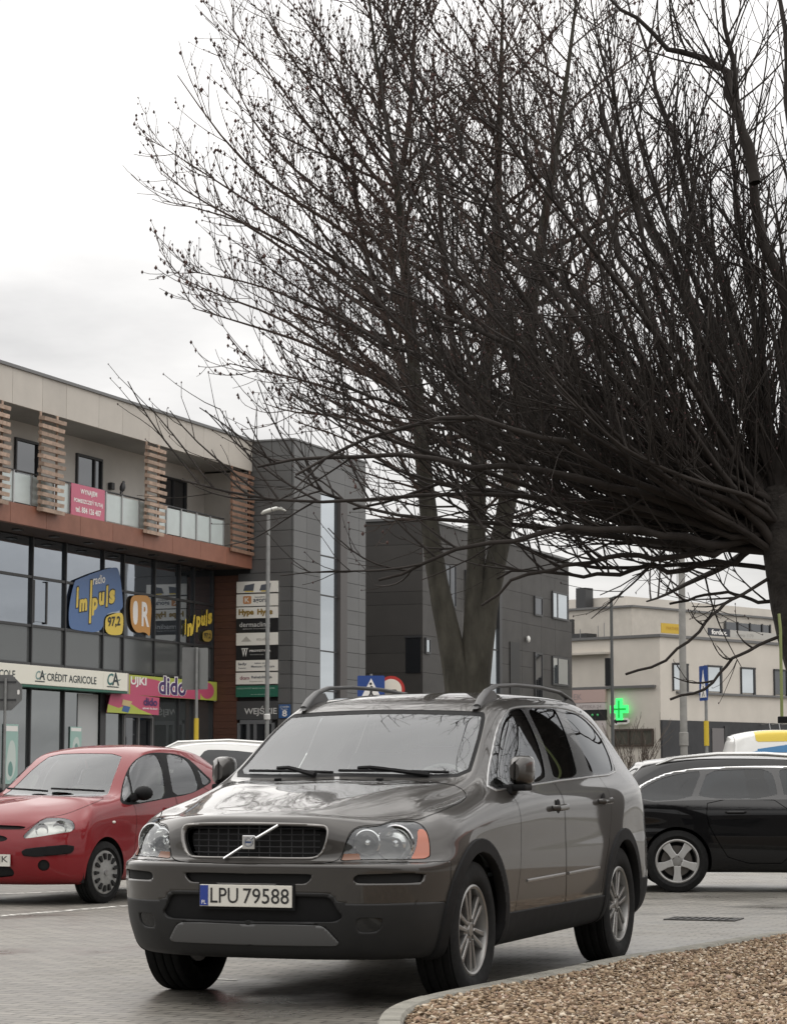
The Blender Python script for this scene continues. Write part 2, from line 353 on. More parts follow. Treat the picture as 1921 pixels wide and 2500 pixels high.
def gravel_material():
    m = bpy.data.materials.new('mixed_gravel'); m.use_nodes = True; t = m.node_tree; b = t.nodes['Principled BSDF']; b.inputs['Roughness'].default_value = .85
    g = t.nodes.new('ShaderNodeNewGeometry'); r = t.nodes.new('ShaderNodeValToRGB'); e = r.color_ramp.elements
    cols = [(0, (.06, .038, .022)), (.2, (.145, .095, .056)), (.4, (.235, .165, .10)), (.56, (.32, .235, .15)), (.7, (.24, .15, .10)), (.84, (.42, .335, .235)), (.95, (.55, .48, .38)), (1, (.30, .21, .165))]
    e[0].position, e[0].color = 0, (*cols[0][1], 1); e[1].position, e[1].color = 1, (*cols[-1][1], 1)
    for p, c in cols[1:-1]: q = e.new(p); q.color = (*c, 1)
    t.links.new(g.outputs['Random Per Island'], r.inputs[0]); t.links.new(r.outputs[0], b.inputs['Base Color']); return m
sm = stones(4, 150000); sm.materials.append(gravel_material())
tag(link('gravel', sm), 'tan and brown loose gravel filling the kerbed bed', 'gravel', kind='stuff')

dg = ground_at(1718, 2246); r = empty('drain_grate', (dg.x, dg.y, 0.0), R(-20), 'dark iron drain grate in the paving near the black estate car', 'drain')
M_IRON = mat('cast_iron', (.03, .028, .026), .6, var=.3, vscale=20); fr_ = MB()
for a, b in (((-.30, -.20), (.30, -.17)), ((-.30, .17), (.30, .20)), ((-.30, -.168), (-.27, .168)), ((.27, -.168), (.30, .168))): fr_.box((*a, .001), (*b, .010))
fr_.build('frame', M_IRON, r); MB().box((-.268, -.168, .001), (.268, .168, .003)).build('pit', mat('drain_black', (.006, .006, .006), .9), r)
for k in range(9): MB().box((-.25 + .06 * k, -.166, .0035), (-.225 + .06 * k, .166, .009)).build('bar', M_IRON, r)
# ---------------------------------------------------------------- the three-storey commercial building on the left, with its grey stair tower
A = R(21.5); DV = Vector((math.sin(A), math.cos(A), 0)); NV = Vector((math.cos(A), -math.sin(A), 0)); BRZ = R(90) - A
E0 = at(617, 1080, 63.0); E0.z = 0.0                    # where the upper front meets the tower; local x along the front, y into the building
M_FASC = mat('pale_fascia_panel', (0.50, 0.465, 0.415), .55, var=.07, vscale=1.2, island=.05)
M_CAP = mat('grey_metal_cap', (.16, .16, .16), .45, metal=.3)
M_PLAS = mat('pale_plaster', (.55, .525, .485), .8, var=.06, vscale=1.5)
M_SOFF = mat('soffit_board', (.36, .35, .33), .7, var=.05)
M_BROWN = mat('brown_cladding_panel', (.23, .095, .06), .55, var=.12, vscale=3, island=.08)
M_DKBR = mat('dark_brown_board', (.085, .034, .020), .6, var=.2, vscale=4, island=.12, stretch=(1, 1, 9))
M_FRAME = mat('anthracite_frame', (.035, .036, .038), .45)
M_GLASS = mirror_glass('coated_facade_glass', (.72, .78, .86), .42, (.03, .035, .04), wave=.12)
M_SPAN = mirror_glass('grey_spandrel_glass', (.5, .52, .53), .13, (.10, .105, .105), rough=.12)
M_SHOP = mirror_glass('shop_window_glass', (.8, .84, .86), .24, (.045, .05, .05), wave=.1)
M_WINDK = mirror_glass('dark_window_glass', (.7, .72, .75), .16, (.012, .013, .015))
M_RAILG = mat('frosted_railing_glass', (.50, .56, .55), .25, var=.05, spec=.6)
M_STEEL = mat('brushed_steel', (.45, .45, .45), .35, metal=.9)
M_SLAT = mat('weathered_wood_slat', (.42, .31, .24), .75, var=.3, vscale=7, island=.2)
M_SLATD = mat('brown_wood_slat', (.24, .14, .095), .7, var=.25, vscale=7, island=.15)
M_TOW = mat('graphite_tower_panel', (.092, .093, .092), .42, var=.08, vscale=1.1, island=.1, spec=.6)
M_TOWD = mat('joint_black', (.02, .02, .02), .8)
bld = empty('commercial_building', E0, BRZ, 'three storey shop and office building with balcony, pale fascia and graphite tower', 'building')
def part(name, a, b, m, parent=bld, bevel=0.0): return MB().box(a, b).build(name, m, parent, bevel=bevel)
GL, LEFT, BACK = 1.13, -22.0, 14.0
# core volumes behind the skins
part('wall', (LEFT, GL + .12, 0), (-.05, BACK, 6.66), mat('interior_dark', (.03, .03, .03), .9))
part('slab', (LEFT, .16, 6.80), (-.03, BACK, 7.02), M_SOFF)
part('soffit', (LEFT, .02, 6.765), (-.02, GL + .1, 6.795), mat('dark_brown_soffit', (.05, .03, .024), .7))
part('wall', (LEFT, 1.42, 7.03), (-.03, BACK, 9.60), M_PLAS)
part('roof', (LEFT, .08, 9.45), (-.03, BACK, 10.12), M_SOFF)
part('roof_cap', (LEFT, -.05, 10.20), (.0, .32, 10.27), M_CAP)
# fascia panels and brown band panels
fs = [-22, -20.4, -18.8, -17.3, -15.7, -14.1, -12.55, -11.24, -10.15, -8.6, -7.41, -6.03, -4.01, -2.98, -1.5, -.03]
for a, b in zip(fs[:-1], fs[1:]): part('fascia_panel', (a + .006, 0, 9.40), (b - .006, .07, 10.197), M_FASC)
bs = [-22 + 1.57 * k for k in range(14)] + [-.03]
for a, b in zip(bs[:-1], bs[1:]): part('balcony_front_panel', (a + .006, -.02, 6.76), (b - .006, .13, 7.21), M_BROWN)
for k in range(13):
    c = -21.3 + 1.66 * k; part('soffit_lamp', (c, .5, 6.735), (c + .22, .68, 6.763), M_FRAME)
# balcony back wall windows and doors
def framed_window(x0, x1, z0, z1, y, parent, glass=M_WINDK, fw=.06, leaf=None, sill=True, depth=.09):
    w = part('window', (x0, y + .02, z0), (x1, y + .045, z1), glass, parent); f = MB()
    f.box((x0 - fw, y - .03, z0 - fw), (x0, y + .05, z1 + fw)).box((x1, y - .03, z0 - fw), (x1 + fw, y + .05, z1 + fw)).box((x0, y - .03, z1), (x1, y + .05, z1 + fw)).box((x0, y - .03, z0 - fw), (x1, y + .05, z0))
    if leaf: f.box((leaf - .03, y - .02, z0), (leaf + .03, y + .049, z1))
    f.build('window_frame', M_FRAME, w); return w
for x0, x1, lf in ((-10.0, -9.05, None), (-7.1, -5.92, -6.25), (-2.62, -1.25, -1.95), (-15.2, -14.0, None), (-18.6, -17.3, None)):
    framed_window(x0, x1, 7.15, 9.0, 1.39, bld, leaf=lf)
for x0 in ():                            # joints between the balconies, pale dividing screens
    part('balcony_divider', (x0, .85, 7.05), (x0 + .05, 1.41, 8.85), M_RAILG)
for x0, z0 in ((-10.85, 8.75), (-5.5, 8.35)): part('wall_lamp', (x0, 1.30, z0), (x0 + .16, 1.415, z0 + .18), M_FRAME, bevel=.02)
part('wall', (-.045, .14, 7.03), (-.022, 1.41, 9.40), M_PLAS)
# railing: glass panels, posts, handrail
hr = MB().tube([(LEFT, .12, 7.965), (-1.52, .12, 7.965)], .022, 8).build('handrail', M_FRAME, bld, smooth='auto')
ps = [-14.9, -14.1, -13.3, -12.29, -11.51, -10.5, -9.8, -8.03, -7.22, -6.34, -5.45, -4.87, -4.06, -3.18, -2.38, -1.56]
for p in ps: part('railing_post', (p - .022, .075, 7.20), (p + .022, .105, 7.95), M_STEEL)
for a, b in zip(ps[:-1], ps[1:]): part('railing_panel', (a + .03, .108, 7.26), (b - .03, .122, 7.91), M_RAILG)
# wooden screens in front of the balcony
def screen(x0, x1, m, out, step=.172):
    for u in (x0 + .10, x1 - .10): part('screen_upright', (u - .03, -.05, 7.12), (u + .03, -.021, 9.39), m)
    z = 7.16; rnd = random.Random(int(x0 * 100)); k = 0
    while z < 9.3:
        e = out * (.5 + .5 * rnd.random()); a = -.05 + rnd.uniform(-.05, .05)
        q = MB().obox(((x0 + x1) / 2 + rnd.uniform(-.03, .03), -.075 - e / 2, z), ((x1 - x0) / 2 + .02, 0, a * .1), (0, .022 + e / 2, .012), (0, -.006, .043)); q.build('screen_slat', m, bld); z += step; k += 1
screen(-11.47, -10.52, M_SLAT, .12); screen(-6.34, -5.48, M_SLAT, .12); screen(-1.47, -.16, M_SLATD, .03, .158); screen(-13.9, -12.93, M_SLAT, .12); screen(-17.5, -16.5, M_SLAT, .12)
# curtain wall: frames proud of each pane
cols = [-20.9, -19.3, -17.7, -16.1, -14.45, -12.82, -11.22, -9.63, -8.07, -6.2, -5.14, -3.46, -2.05, -1.2, -.05]
rows = [(3.84, 4.66, M_SPAN), (4.72, 5.79, M_GLASS), (5.85, 6.74, M_GLASS)]
for a, b in zip(cols[:-1], cols[1:]):
    for z0, z1, m in rows: part('pane', (a + .03, GL + .03 + .004 * math.sin(a * 7 + z0), z0), (b - .03, GL + .05 + .004 * math.sin(a * 7 + z0), z1), m)
for c in cols: part('mullion', (c - .022, GL - .03, 0), (c + .022, GL + .09, 6.755), M_FRAME)
for z in (3.81, 4.69, 5.82): part('transom', (LEFT, GL - .018, z - .03), (-.02, GL + .088, z + .03), M_FRAME)
wl = part('window_leaf', (-9.55, GL - .01, 4.80), (-8.95, GL + .02, 5.72), M_GLASS)
for u in (-9.56, -8.97): part('leaf_frame', (u - .03, GL - .028, 4.76), (u + .03, GL + .021, 5.76), M_FRAME, wl)
# ground floor shop windows and doors
for a, b in zip(cols[:-1], cols[1:]):
    if (a, b) == (-5.14, -3.46): continue
    part('pane', (a + .03, GL + .03, .10), (b - .03, GL + .05, 3.22), M_SHOP)
dr = part('door', (-5.0, GL + .03, .05), (-3.55, GL + .06, 2.68), M_WINDK)
for u in (-5.04, -4.27, -3.52): part('door_frame', (u - .035, GL - .025, 0), (u + .035, GL + .07, 2.74), M_CAP, dr)
part('door_frame', (-5.0, GL - .024, 2.69), (-3.55, GL + .069, 2.77), M_CAP, dr)
MB().tube([(-4.15, GL - .07, .9), (-4.15, GL - .07, 1.6)], .02).build('door_handle', M_STEEL, dr)
part('notice', (-4.12, GL + .02, 1.55), (-3.86, GL + .028, 2.0), mat('paper_white', (.7, .7, .68), .8), dr)
part('pane', (-5.0, GL + .03, 2.80), (-3.55, GL + .05, 3.22), M_SHOP)
part('shop_blind', (-7.35, GL + .012, .12), (-6.35, GL + .022, 3.2), mat('pale_blind', (.42, .43, .43), .6))
part('pilaster', (-6.33, GL - .05, 0), (-6.06, GL - .031, 3.24), M_FRAME)
# perpendicular wall of the tower, facing left: brown boards, then graphite with the door
part('wall', (.055, -1.16, 0), (5.0, BACK, 10.05), M_TOWD)
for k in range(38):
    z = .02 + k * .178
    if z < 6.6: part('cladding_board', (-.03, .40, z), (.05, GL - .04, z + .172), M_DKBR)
zs = [10.2, 9.78, 9.38, 8.95, 8.55, 8.19, 7.77, 7.34, 7.0, 6.64, 6.25, 5.87, 5.48, 5.08, 4.68, 4.28, 3.92, 3.55, 3.15, 2.75, 2.35, 1.95, 1.55, 1.15, .75, .35, .02]
for z1, z0 in zip(zs[:-1], zs[1:]):
    lo = .40 if z1 < 6.7 else (.0 if z1 > 7.3 else .02)
    if z0 > 3.2: part('tower_panel', (-.02, -1.155, z0 + .012), (.05, lo - .012 if z1 < 6.7 else lo + .02, z1), M_TOW)
    else: part('tower_panel', (-.02, -1.155, z0 + .012), (.05, -.80, z1), M_TOW)
    for a, b in ((0.0, .87), (.87, 1.84), (3.56, 4.58), (4.58, 5.10)):
        if not (z0 > 8.9 and a == 0.87 and False): part('tower_panel', (a + .006, -1.22, z0 + .012), (b - .006, -1.162, z1), M_TOW)
    if z1 > 9.0:
        part('tower_panel', (1.846, -1.22, z0 + .012), (3.554, -1.162, z1), M_TOW)
part('roof_cap', (-.06, -1.26, 10.205), (5.15, .30, 10.25), M_CAP); part('roof_cap', (-.03, .33, 10.205), (5.15, BACK, 10.25), M_CAP)
gz = [.1, 2.3, 3.55, 4.64, 6.17, 7.26, 8.95]
for z0, z1 in zip(gz[:-1], gz[1:]): part('pane', (1.86, -1.20, z0 + .02), (3.03, -1.175, z1 - .02), mirror_glass('stair_window_glass', (.88, .94, .99), .62, (.05, .06, .07)))
for z in gz[1:-1]: part('transom', (1.85, -1.225, z - .018), (3.04, -1.165, z + .018), M_FRAME)
part('fin', (3.05, -1.30, 0), (3.54, -1.166, 8.96), mat('bronze_fin', (.055, .048, .045), .4))
# entrance in the tower's left wall
dr2 = part('entrance_door', (-.005, -.62, .02), (.03, .30, 2.60), M_WINDK)
for u in (-.66, -.14, .06, .34): part('door_frame', (-.045, u - .04, 0), (.031, u + .04, 2.64), mat('grey_door_frame', (.13, .135, .14), .45), dr2)
part('door_frame', (-.044, -.62, 2.61), (.03, .30, 2.72), MATS['grey_door_frame'], dr2)
part('door_lintel', (-.05, -.80, 2.73), (.03, .40, 3.22), mat('dark_lintel', (.055, .057, .058), .5))
M_LET = mat('letter_white', (.55, .55, .53), .6)
text('letters', 'WEJŚCIE', (-.052, .17, 2.82), -Y_, Z, .95, .27, M_LET, bld, depth=.003, bold=.015)
MB().ball((-.10, 1.02, 3.25), .035).build('wall_lamp', mat('lamp_white', (.8, .8, .78), .4), bld, smooth=True)

# ---- signs and stickers on this building (each its own thing)
def W(s, t, z): return E0 + DV * s - NV * t + Vector((0, 0, z))
def sign_root(name, s, t, z, label, cat, group=None): return empty(name, W(s, t, z), BRZ, label, cat, group)
M_CREAM = mat('sign_cream', (.80, .78, .68), .5); M_GREEN = mat('sign_green', (.02, .11, .075), .5); M_INK = mat('sign_ink', (.03, .045, .05), .6)
r = sign_root('bank_sign', -20, GL - .42, 3.24, 'long cream bank sign with dark letters and green lower edge over the shop windows', 'sign')
MB().box((0, 0, .06), (13.1, .38, .50)).build('panel', M_CREAM, r, bevel=.01)
MB().prism([(13.105, 0), (14.35, 0), (14.35, .38), (13.105, .38)], (0, 0, .06), X, Y_, (0, 0, .44)).build('panel', M_CREAM, r, bevel=.01)
MB().box((0, .01, .0), (14.35, .375, .055)).build('edge_strip', M_GREEN, r)
MB().box((14.36, .005, .0), (14.42, .37, .5)).build('end_cap', mat('sign_pinkgrey', (.42, .36, .33), .5), r)
for x0 in (9.98, 6.2): text('letters', 'CRÉDIT AGRICOLE', (x0 + .42, -.002, .17), X, Z, 2.35, .22, M_INK, r, bold=.012)
def ca_logo(x0, sc, m1, m2):
    t1 = text('emblem_letters', 'C', (x0, -.002, .18), X, Z, .26 * sc, .24 * sc, m1, r, bold=.02, shear=.25)
    text('emblem_letters', 'A', (x0 + .2 * sc, -.003, .18), X, Z, .3 * sc, .26 * sc, m2, r, bold=.02)
    MB().box((x0 - .02, -.006, .13), (x0 + .48 * sc, -.002, .155)).build('emblem_bar', m2, r)
    MB().prism([(x0 + .42 * sc, .32), (x0 + .58 * sc, .34), (x0 + .5 * sc, .30)], (0, -.006, 0), X, Z, (0, .003, 0)).build('emblem_stroke', m1, r)
ca_logo(9.88, .85, mat('sign_teal_grey', (.22, .33, .31), .5), M_INK); ca_logo(13.3, 1.2, mat('sign_teal', (.04, .16, .15), .5), M_INK); ca_logo(6.1, .85, MATS['sign_teal_grey'], M_INK)
M_PINK = mat('banner_pink', (.50, .085, .16), .5); M_LIME = mat('banner_lime', (.42, .47, .08), .5); M_PURP = mat('banner_purple', (.06, .025, .12), .5); M_BWHITE = mat('banner_white', (.82, .80, .77), .5)
r = sign_root('shop_sign', -5.08, GL - .16, 3.24, 'long pink and lime shop sign with purple letters reading dido above the glass shopfront', 'sign')
MB().box((0, 0, 0), (5.0, .12, .50)).build('panel', M_LIME, r)
pts = [(1.15, .0)] + [(x, .36 + .09 * math.sin(x * 1.5)) for x in np.linspace(.05, 4.0, 24)][::-1] + [(.05, .0)]
MB().prism([(4.0, 0.005), (1.2, .005)] + [(.05, .005)] + [(x, .36 + .08 * math.sin(x * 1.6)) for x in np.linspace(.05, 4.0, 24)], (0, -.003, 0), X, Z, (0, .002, 0)).build('pink_field', M_PINK, r)
MB().prism([(4.4 + .42 * math.cos(a), .25 + .22 * math.sin(a)) for a in np.linspace(0, 6.28, 20)[:-1]], (0, -.003, 0), X, Z, (0, .002, 0)).build('pink_dot', M_PINK, r)
text('letters', 'UJKI', (.06, -.005, .20), X, Z, .85, .26, M_BWHITE, r, bold=.03)
text('letters', 'dido', (1.55, -.005, .05), X, Z, 1.62, .50, M_BWHITE, r, bold=.07)
text('letters', 'dido', (1.58, -.007, .06), X, Z, 1.56, .47, M_PURP, r, bold=.025)
r = sign_root('shop_banner', -6.33, GL - .22, 2.77, 'sagging pink and green banner reading dido hung below the bank sign', 'banner')
MB().prism([(0, 0), (2.75, .0), (2.78, .44), (1.2, .48), (.2, .46)], (0, 0, 0), X, Z, (0, .02, 0)).build('cloth', M_PINK, r)
MB().prism([(0, 0), (2.4, 0), (1.7, .12), (1.2, .25), (.6, .12), (.05, .2)], (0, -.004, 0), X, Z, (0, .003, 0)).build('green_field', M_LIME, r)
text('letters', 'dido', (1.9, -.006, .22), X, Z, .75, .2, M_PURP, r, bold=.03)
text('letters', 'zabawki dla dzieci', (1.85, -.006, .13), X, Z, .8, .05, M_BWHITE, r, bold=.02)
MB().prism([(.75, .05), (1.1, .02), (1.2, .16), (.85, .2)], (0, -.007, 0), X, Z, (0, .002, 0)).build('toy_print', mat('toy_blue', (.05, .12, .3), .5), r)
MB().prism([(.75, .20), (1.15, .17), (1.3, .3), (.8, .34)], (0, -.008, 0), X, Z, (0, .002, 0)).build('toy_print', mat('toy_yellow', (.55, .42, .2), .5), r)
# radio sticker: blue rounded plate, yellow lettering
M_BLUE = mat('sticker_blue', (.07, .15, .34), .35); M_YEL = mat('sticker_yellow', (.75, .55, .08), .4)
r = sign_root('window_sticker', -7.95, GL - .034, 4.70, 'large tilted blue radio sticker with yellow lettering on the first floor glass', 'sticker')
MB().prism(chaikin([(.02, .05), (-.0, .55), (.25, 1.18), (.4, 1.22), (1.2, 1.45), (2.3, 1.70), (2.52, 1.62), (2.72, .9), (2.72, .62), (1.75, .5), (1.7, .0), (.3, .0)], 2), (0, 0, 0), X, Z, (0, .003, 0)).build('blue_plate', M_BLUE, r)
up_ = Vector((.05, 0, 1)).normalized(); sl = Vector((1, 0, .16)).normalized()
for k, (ch, x0, w_, z0, h_) in enumerate((('i', .34, .10, .54, .50), ('m', .50, .38, .45, .30), ('|', .98, .10, .20, 1.05), ('p', 1.12, .28, .40, .42), ('u', 1.46, .27, .66, .32), ('l', 1.82, .09, .66, .52), ('s', 1.98, .30, .74, .34))):
    text('letters', ch, (x0 - .02, -.003, z0 - .03), sl, up_, w_ + .05, h_ + .06, mat('sticker_outline', (.02, .02, .02), .5), r, bold=.09)
    text('letters', ch, (x0, -.005, z0), sl, up_, w_, h_, M_YEL, r, bold=.05)
text('letters', 'radio', (1.16, -.004, 1.15), sl, up_, .62, .22, M_BWHITE, r, bold=.02)
MB().prism(chaikin([(1.83, -.02), (2.62, .0), (2.74, .12), (2.76, .55), (2.5, .57), (1.95, .45), (1.80, .35)], 2), (0, -.004, 0), X, Z, (0, .003, 0)).build('frequency_plate', M_YEL, r)
text('letters', '97,2', (1.93, -.007, .14), Vector((1, 0, .1)), Z, .66, .28, MATS['sticker_outline'], r, bold=.03)
r = sign_root('window_sticker', -4.85, GL - .034, 4.75, 'orange speech bubble sticker with a white letter R on the first floor glass', 'sticker')
M_ORG = mat('sticker_orange', (.55, .27, .07), .4)
MB().prism(chaikin([(.05, .35), (.0, .7), (.06, .98), (.5, 1.03), (1.05, 1.05), (1.18, .8), (1.12, .3), (1.1, -.02), (.85, .12), (.4, .06), (.15, .18)], 2), (0, 0, 0), X, Z, (0, .003, 0)).build('bubble', M_ORG, r)
MB().prism(chaikin([(.16, .4), (.15, .75), (.25, .88), (.42, .85), (.42, .3), (.25, .25)], 2), (0, -.003, 0), X, Z, (0, .002, 0)).build('white_field', M_BWHITE, r)
text('letters', 'R', (.62, -.003, .25), X, Z, .42, .62, M_BWHITE, r, bold=.03)
r = sign_root('window_sticker', -1.85, GL - .034, 4.80, 'yellow lettering sticker on dark first floor glass beside the brown wall', 'sticker')
for ch, x0, w_, z0, h_ in (('i', .05, .07, .12, .42), ('n', .2, .28, .08, .34), ('/', .45, .2, .15, .5), ('p', .72, .26, .22, .42), ('u', 1.02, .24, .40, .28), ('l', 1.30, .08, .42, .44), ('s', 1.42, .26, .47, .30)):
    text('letters', ch, (x0, -.003, z0), sl, up_, w_, h_, M_YEL, r, bold=.05)
MB().prism(chaikin([(1.15, .0), (1.68, .02), (1.7, .3), (1.6, .34), (1.2, .28), (1.12, .2)], 2), (0, -.003, 0), X, Z, (0, .002, 0)).build('frequency_plate', mat('sticker_dull_yellow', (.36, .26, .06), .5), r)
text('letters', '97,2', (1.2, -.006, .08), X, Z, .42, .16, MATS['sticker_outline'], r, bold=.02)
# posters in the shop window
for s0, z0, w_, h_, lb in ((-10.75, 1.05, .62, 1.35, 'tall pale green poster in the shop window behind the sign pole'), (-7.72, 1.5, .55, .9, 'small pale green poster on the shop window under the bank sign')):
    r = sign_root('window_poster', s0, GL + .0, z0, lb, 'poster')
    MB().box((0, 0, 0), (w_, .012, h_)).build('sheet', mat('poster_green', (.33, .50, .45), .5), r)
    MB().box((.03, -.004, h_ * .88), (w_ - .03, -.001, h_ * .97)).build('print', M_BWHITE, r)
    MB().prism(chaikin([(.1, .1), (.3, .06), (w_ - .08, .3), (w_ - .12, h_ * .7), (.25, h_ * .75), (.1, .5)], 2), (0, -.004, 0), X, Z, (0, .002, 0)).build('print', mat('poster_pale', (.55, .62, .58), .5), r)
    MB().prism(chaikin([(.2, .2), (.35, .15), (.42, .35), (.3, .55), (.18, .4)], 2), (0, -.007, 0), X, Z, (0, .002, 0)).build('print', mat('poster_dark', (.16, .30, .27), .5), r)
# pink banner on the railing
r = sign_root('railing_banner', -9.78, .045, 7.22, 'pink advertising banner with white lettering tied to the balcony railing', 'banner')
MB().box((0, 0, 0), (1.61, .015, .74)).build('cloth', mat('pink_vinyl', (.52, .13, .20), .5), r)
for tx, x0, z0, w_, h_ in (('WYNAJEM', .42, .50, .8, .15), ('POMIESZCZEŃ TUTAJ', .12, .29, 1.38, .15), ('tel. 884 126 407', .2, .09, 1.22, .14)): text('letters', tx, (x0, -.002, z0), X, Z, w_, h_, M_BWHITE, r, bold=.025)
# tenant boards on the tower, one above the other
M_BWH = mat('board_white', (.76, .74, .68), .5); M_BBK = mat('board_black', (.012, .012, .013), .4); M_GOLD = mat('board_gold', (.25, .16, .03), .5)
bz = [(6.12, 6.42, M_BWH, 'white board with two grey roof logos, topmost of the tenant boards'), (5.76, 6.08, M_BWH, 'white tenant board with an orange square and the word agora'), (5.43, 5.73, M_BWH, 'white tenant board with two gold handwritten words'),
      (5.08, 5.42, M_BBK, 'black tenant board reading dermaclinic'), (4.71, 5.04, M_BWH, 'white tenant board with very faint grey print'), (4.33, 4.70, M_BBK, 'black tenant board with a white tooth outline'),
      (4.02, 4.31, M_BWH, 'white tenant board with small dark lines of print'), (3.67, 3.98, M_BWH, 'white tenant board with reddish print above the green one'), (3.33, 3.63, mat('board_green', (.015, .12, .075), .5), 'green board with pale print, lowest of the tenant boards')]
for i, (z0, z1, m, lb) in enumerate(bz):
    r = sign_root('tenant_board', -.085, .41, z0, lb, 'sign', 'tenant boards on the tower'); h = z1 - z0; ay = -Y_
    MB().box((0, 0, 0), (.055, -1.21, h)).build('panel', m, r)
    def bt(tx, u, v, w_, h_, m_, b=.02): text('letters', tx, (-.002, -u, v), ay, Z, w_, h_, m_, r, bold=b)
    def bp_(poly, m_): MB().prism([(-p[0], p[1]) for p in poly], (-.005, 0, 0), Y_, Z, (.003, 0, 0)).build('print', m_, r)
    M_GR = mat('board_grey', (.09, .10, .12), .5)
    if i == 0:
        for u in (.2, .68): bp_([(u, .05), (u + .3, .05), (u + .33, .24), (u + .05, .2)], M_GR); bp_([(u + .05, .02), (u + .3, .02), (u + .3, .045), (u + .05, .045)], M_YEL)
    if i == 1: bp_(rounded(.2, .06, .44, .27, .03), mat('board_orange', (.5, .22, .08), .5)); bt('K', .25, .1, .14, .13, M_BWH); bt('agora', .5, .06, .42, .13, M_GR); bt('kancelaria', .55, .22, .3, .04, M_GR)
    if i == 2: bt('Hype', .07, .05, .45, .2, M_GOLD, .06); bt('Hype', .62, .05, .45, .2, M_GOLD, .06)
    if i == 3: bt('dermaclinic', .1, .12, .9, .13, M_LET, .005); bt('gabinet kosmetyki', .2, .05, .7, .035, M_LET, 0)
    if i == 4: bp_([(.15, .1), (.45, .1), (.3, .24)], mat('faint_print', (.42, .40, .36), .6)); bt('studio', .6, .12, .4, .08, MATS['faint_print'])
    if i == 5:
        bt('W', .17, .08, .17, .22, M_BWHITE, .01); bp_([(.16, .28), (.36, .28), (.36, .30), (.16, .30)], M_BWHITE); bt('PROTETYKA', .4, .2, .62, .055, M_BWHITE); bt('stomatologia', .42, .11, .4, .035, M_LET, 0)
    if i == 6: bt('lady', .07, .14, .25, .09, M_GR); bt('beauty', .08, .06, .22, .04, M_GR); bt('salon urody', .55, .18, .45, .05, M_GR); bt('Manicure i Pedicure', .45, .09, .68, .06, M_GR)
    if i == 7: bt('dom', .12, .12, .28, .1, mat('board_rose', (.26, .1, .12), .5)); bt('Rehabilitacja', .46, .13, .6, .09, M_GR); bt('fizjoterapia', .4, .05, .4, .04, MATS['faint_print'])
    if i == 8: bt('KSIĘGOWOŚĆ BIURO RACHUNKOWE', .04, .2, 1.1, .06, mat('board_mint', (.3, .45, .38), .5)); bt('podatki', .45, .05, .5, .03, MATS['board_mint'])
r = sign_root('house_number_plate', -.055, -.84, 2.76, 'blue house number plate with white figure 8 beside the entrance', 'sign')
MB().box((0, 0, 0), (.02, -.33, .36)).build('plate', mat('enamel_blue', (.03, .10, .26), .35), r)
text('number', '8', (-.002, -.10, .04), -Y_, Z, .14, .17, M_BWHITE, r, bold=.03); text('street_name', 'ul. Lubelska', (-.002, -.03, .28), -Y_, Z, .27, .05, M_BWHITE, r); text('street_name', 'Parczew', (-.002, -.07, .22), -Y_, Z, .19, .04, M_BWHITE, r)
# bird on the handrail
r = sign_root('bird', -7.20, .12, 7.985, 'small black bird perched on the balcony handrail', 'bird')
b = MB().tube([(0, 0, .05), (.02, 0, .10), (.05, 0, .18), (.07, 0, .25), (.085, 0, .285), (.10, 0, .31), (.11, 0, .335)], [.02, .06, .072, .055, .036, .036, .012], 10)
b.tube([(.02, 0, .12), (-.03, 0, .04), (-.06, 0, -.06)], [.035, .03, .012], 8, ell=(1, .5)).tube([(.10, 0, .31), (.15, 0, .305), (.175, 0, .297)], [.016, .010, .003], 6).tube([(.03, .02, .09), (.03, .02, 0.0)], .006, 5).tube([(.03, -.02, .09), (.03, -.02, 0.0)], .006, 5)
b.build('body', mat('black_plumage', (.012, .012, .014), .5), r, smooth=True)
# ---------------------------------------------------------------- dark brown-grey office building beside the tower
OG = 1.08                                                  # stands a few metres beyond the tower
K0 = (E0 + NV * 1.22 + DV * 5.13) * OG
off = empty('office_building', K0, BRZ, 'dark brown grey two storey office building behind the bare tree trunks', 'building')
M_OFF = mat('dark_fibre_panel', (.042, .039, .036), .55, var=.14, vscale=1.3, island=.12)
M_OFFG = mirror_glass('office_glass', (.9, .96, 1.0), .66, (.06, .07, .075))
def oq(p): return (p[0] * OG, p[1] * OG, max(0.0, (p[2] - CAMH) * OG + CAMH))
def op(name, a, b, m, parent=off, bevel=0.0): return MB().box(oq(a), oq(b)).build(name, m, parent, bevel=bevel)
PF = -1.73
op('wall', (.08, PF + .06, 0), (13.9, 10, 8.5), M_TOWD)
op('wall', (.08, PF + .061, 0), (14.2, 10, 6.4), M_TOWD)
zr = [.02, .9, 1.75, 2.6, 3.3, 4.15, 4.71, 5.21, 6.09, 6.46, 7.05, 7.8, 8.5]
for z0, z1 in zip(zr[:-1], zr[1:]):
    op('wall_panel', (.0, PF + .005, z0 + .008), (.075, -.0 + 1.2, z1), M_OFF)
    cs = [0, 1.6, 3.2, 5.0, 6.9, 8.9, 10.9, 12.4, 13.97 if z0 >= 6.4 else 14.27]
    for a, b in zip(cs[:-1], cs[1:]): op('wall_panel', (a + .005, PF, z0 + .008), (b - .005, PF + .055, z1), M_OFF)
    op('wall_panel', ((13.91 if z0 >= 6.4 else 14.21), PF + .06, z0 + .008), ((13.96 if z0 >= 6.4 else 14.26), 9.9, z1), M_OFF)
op('roof_cap', (-.04, PF - .05, 8.505), (14.0, 10, 8.58), M_CAP)
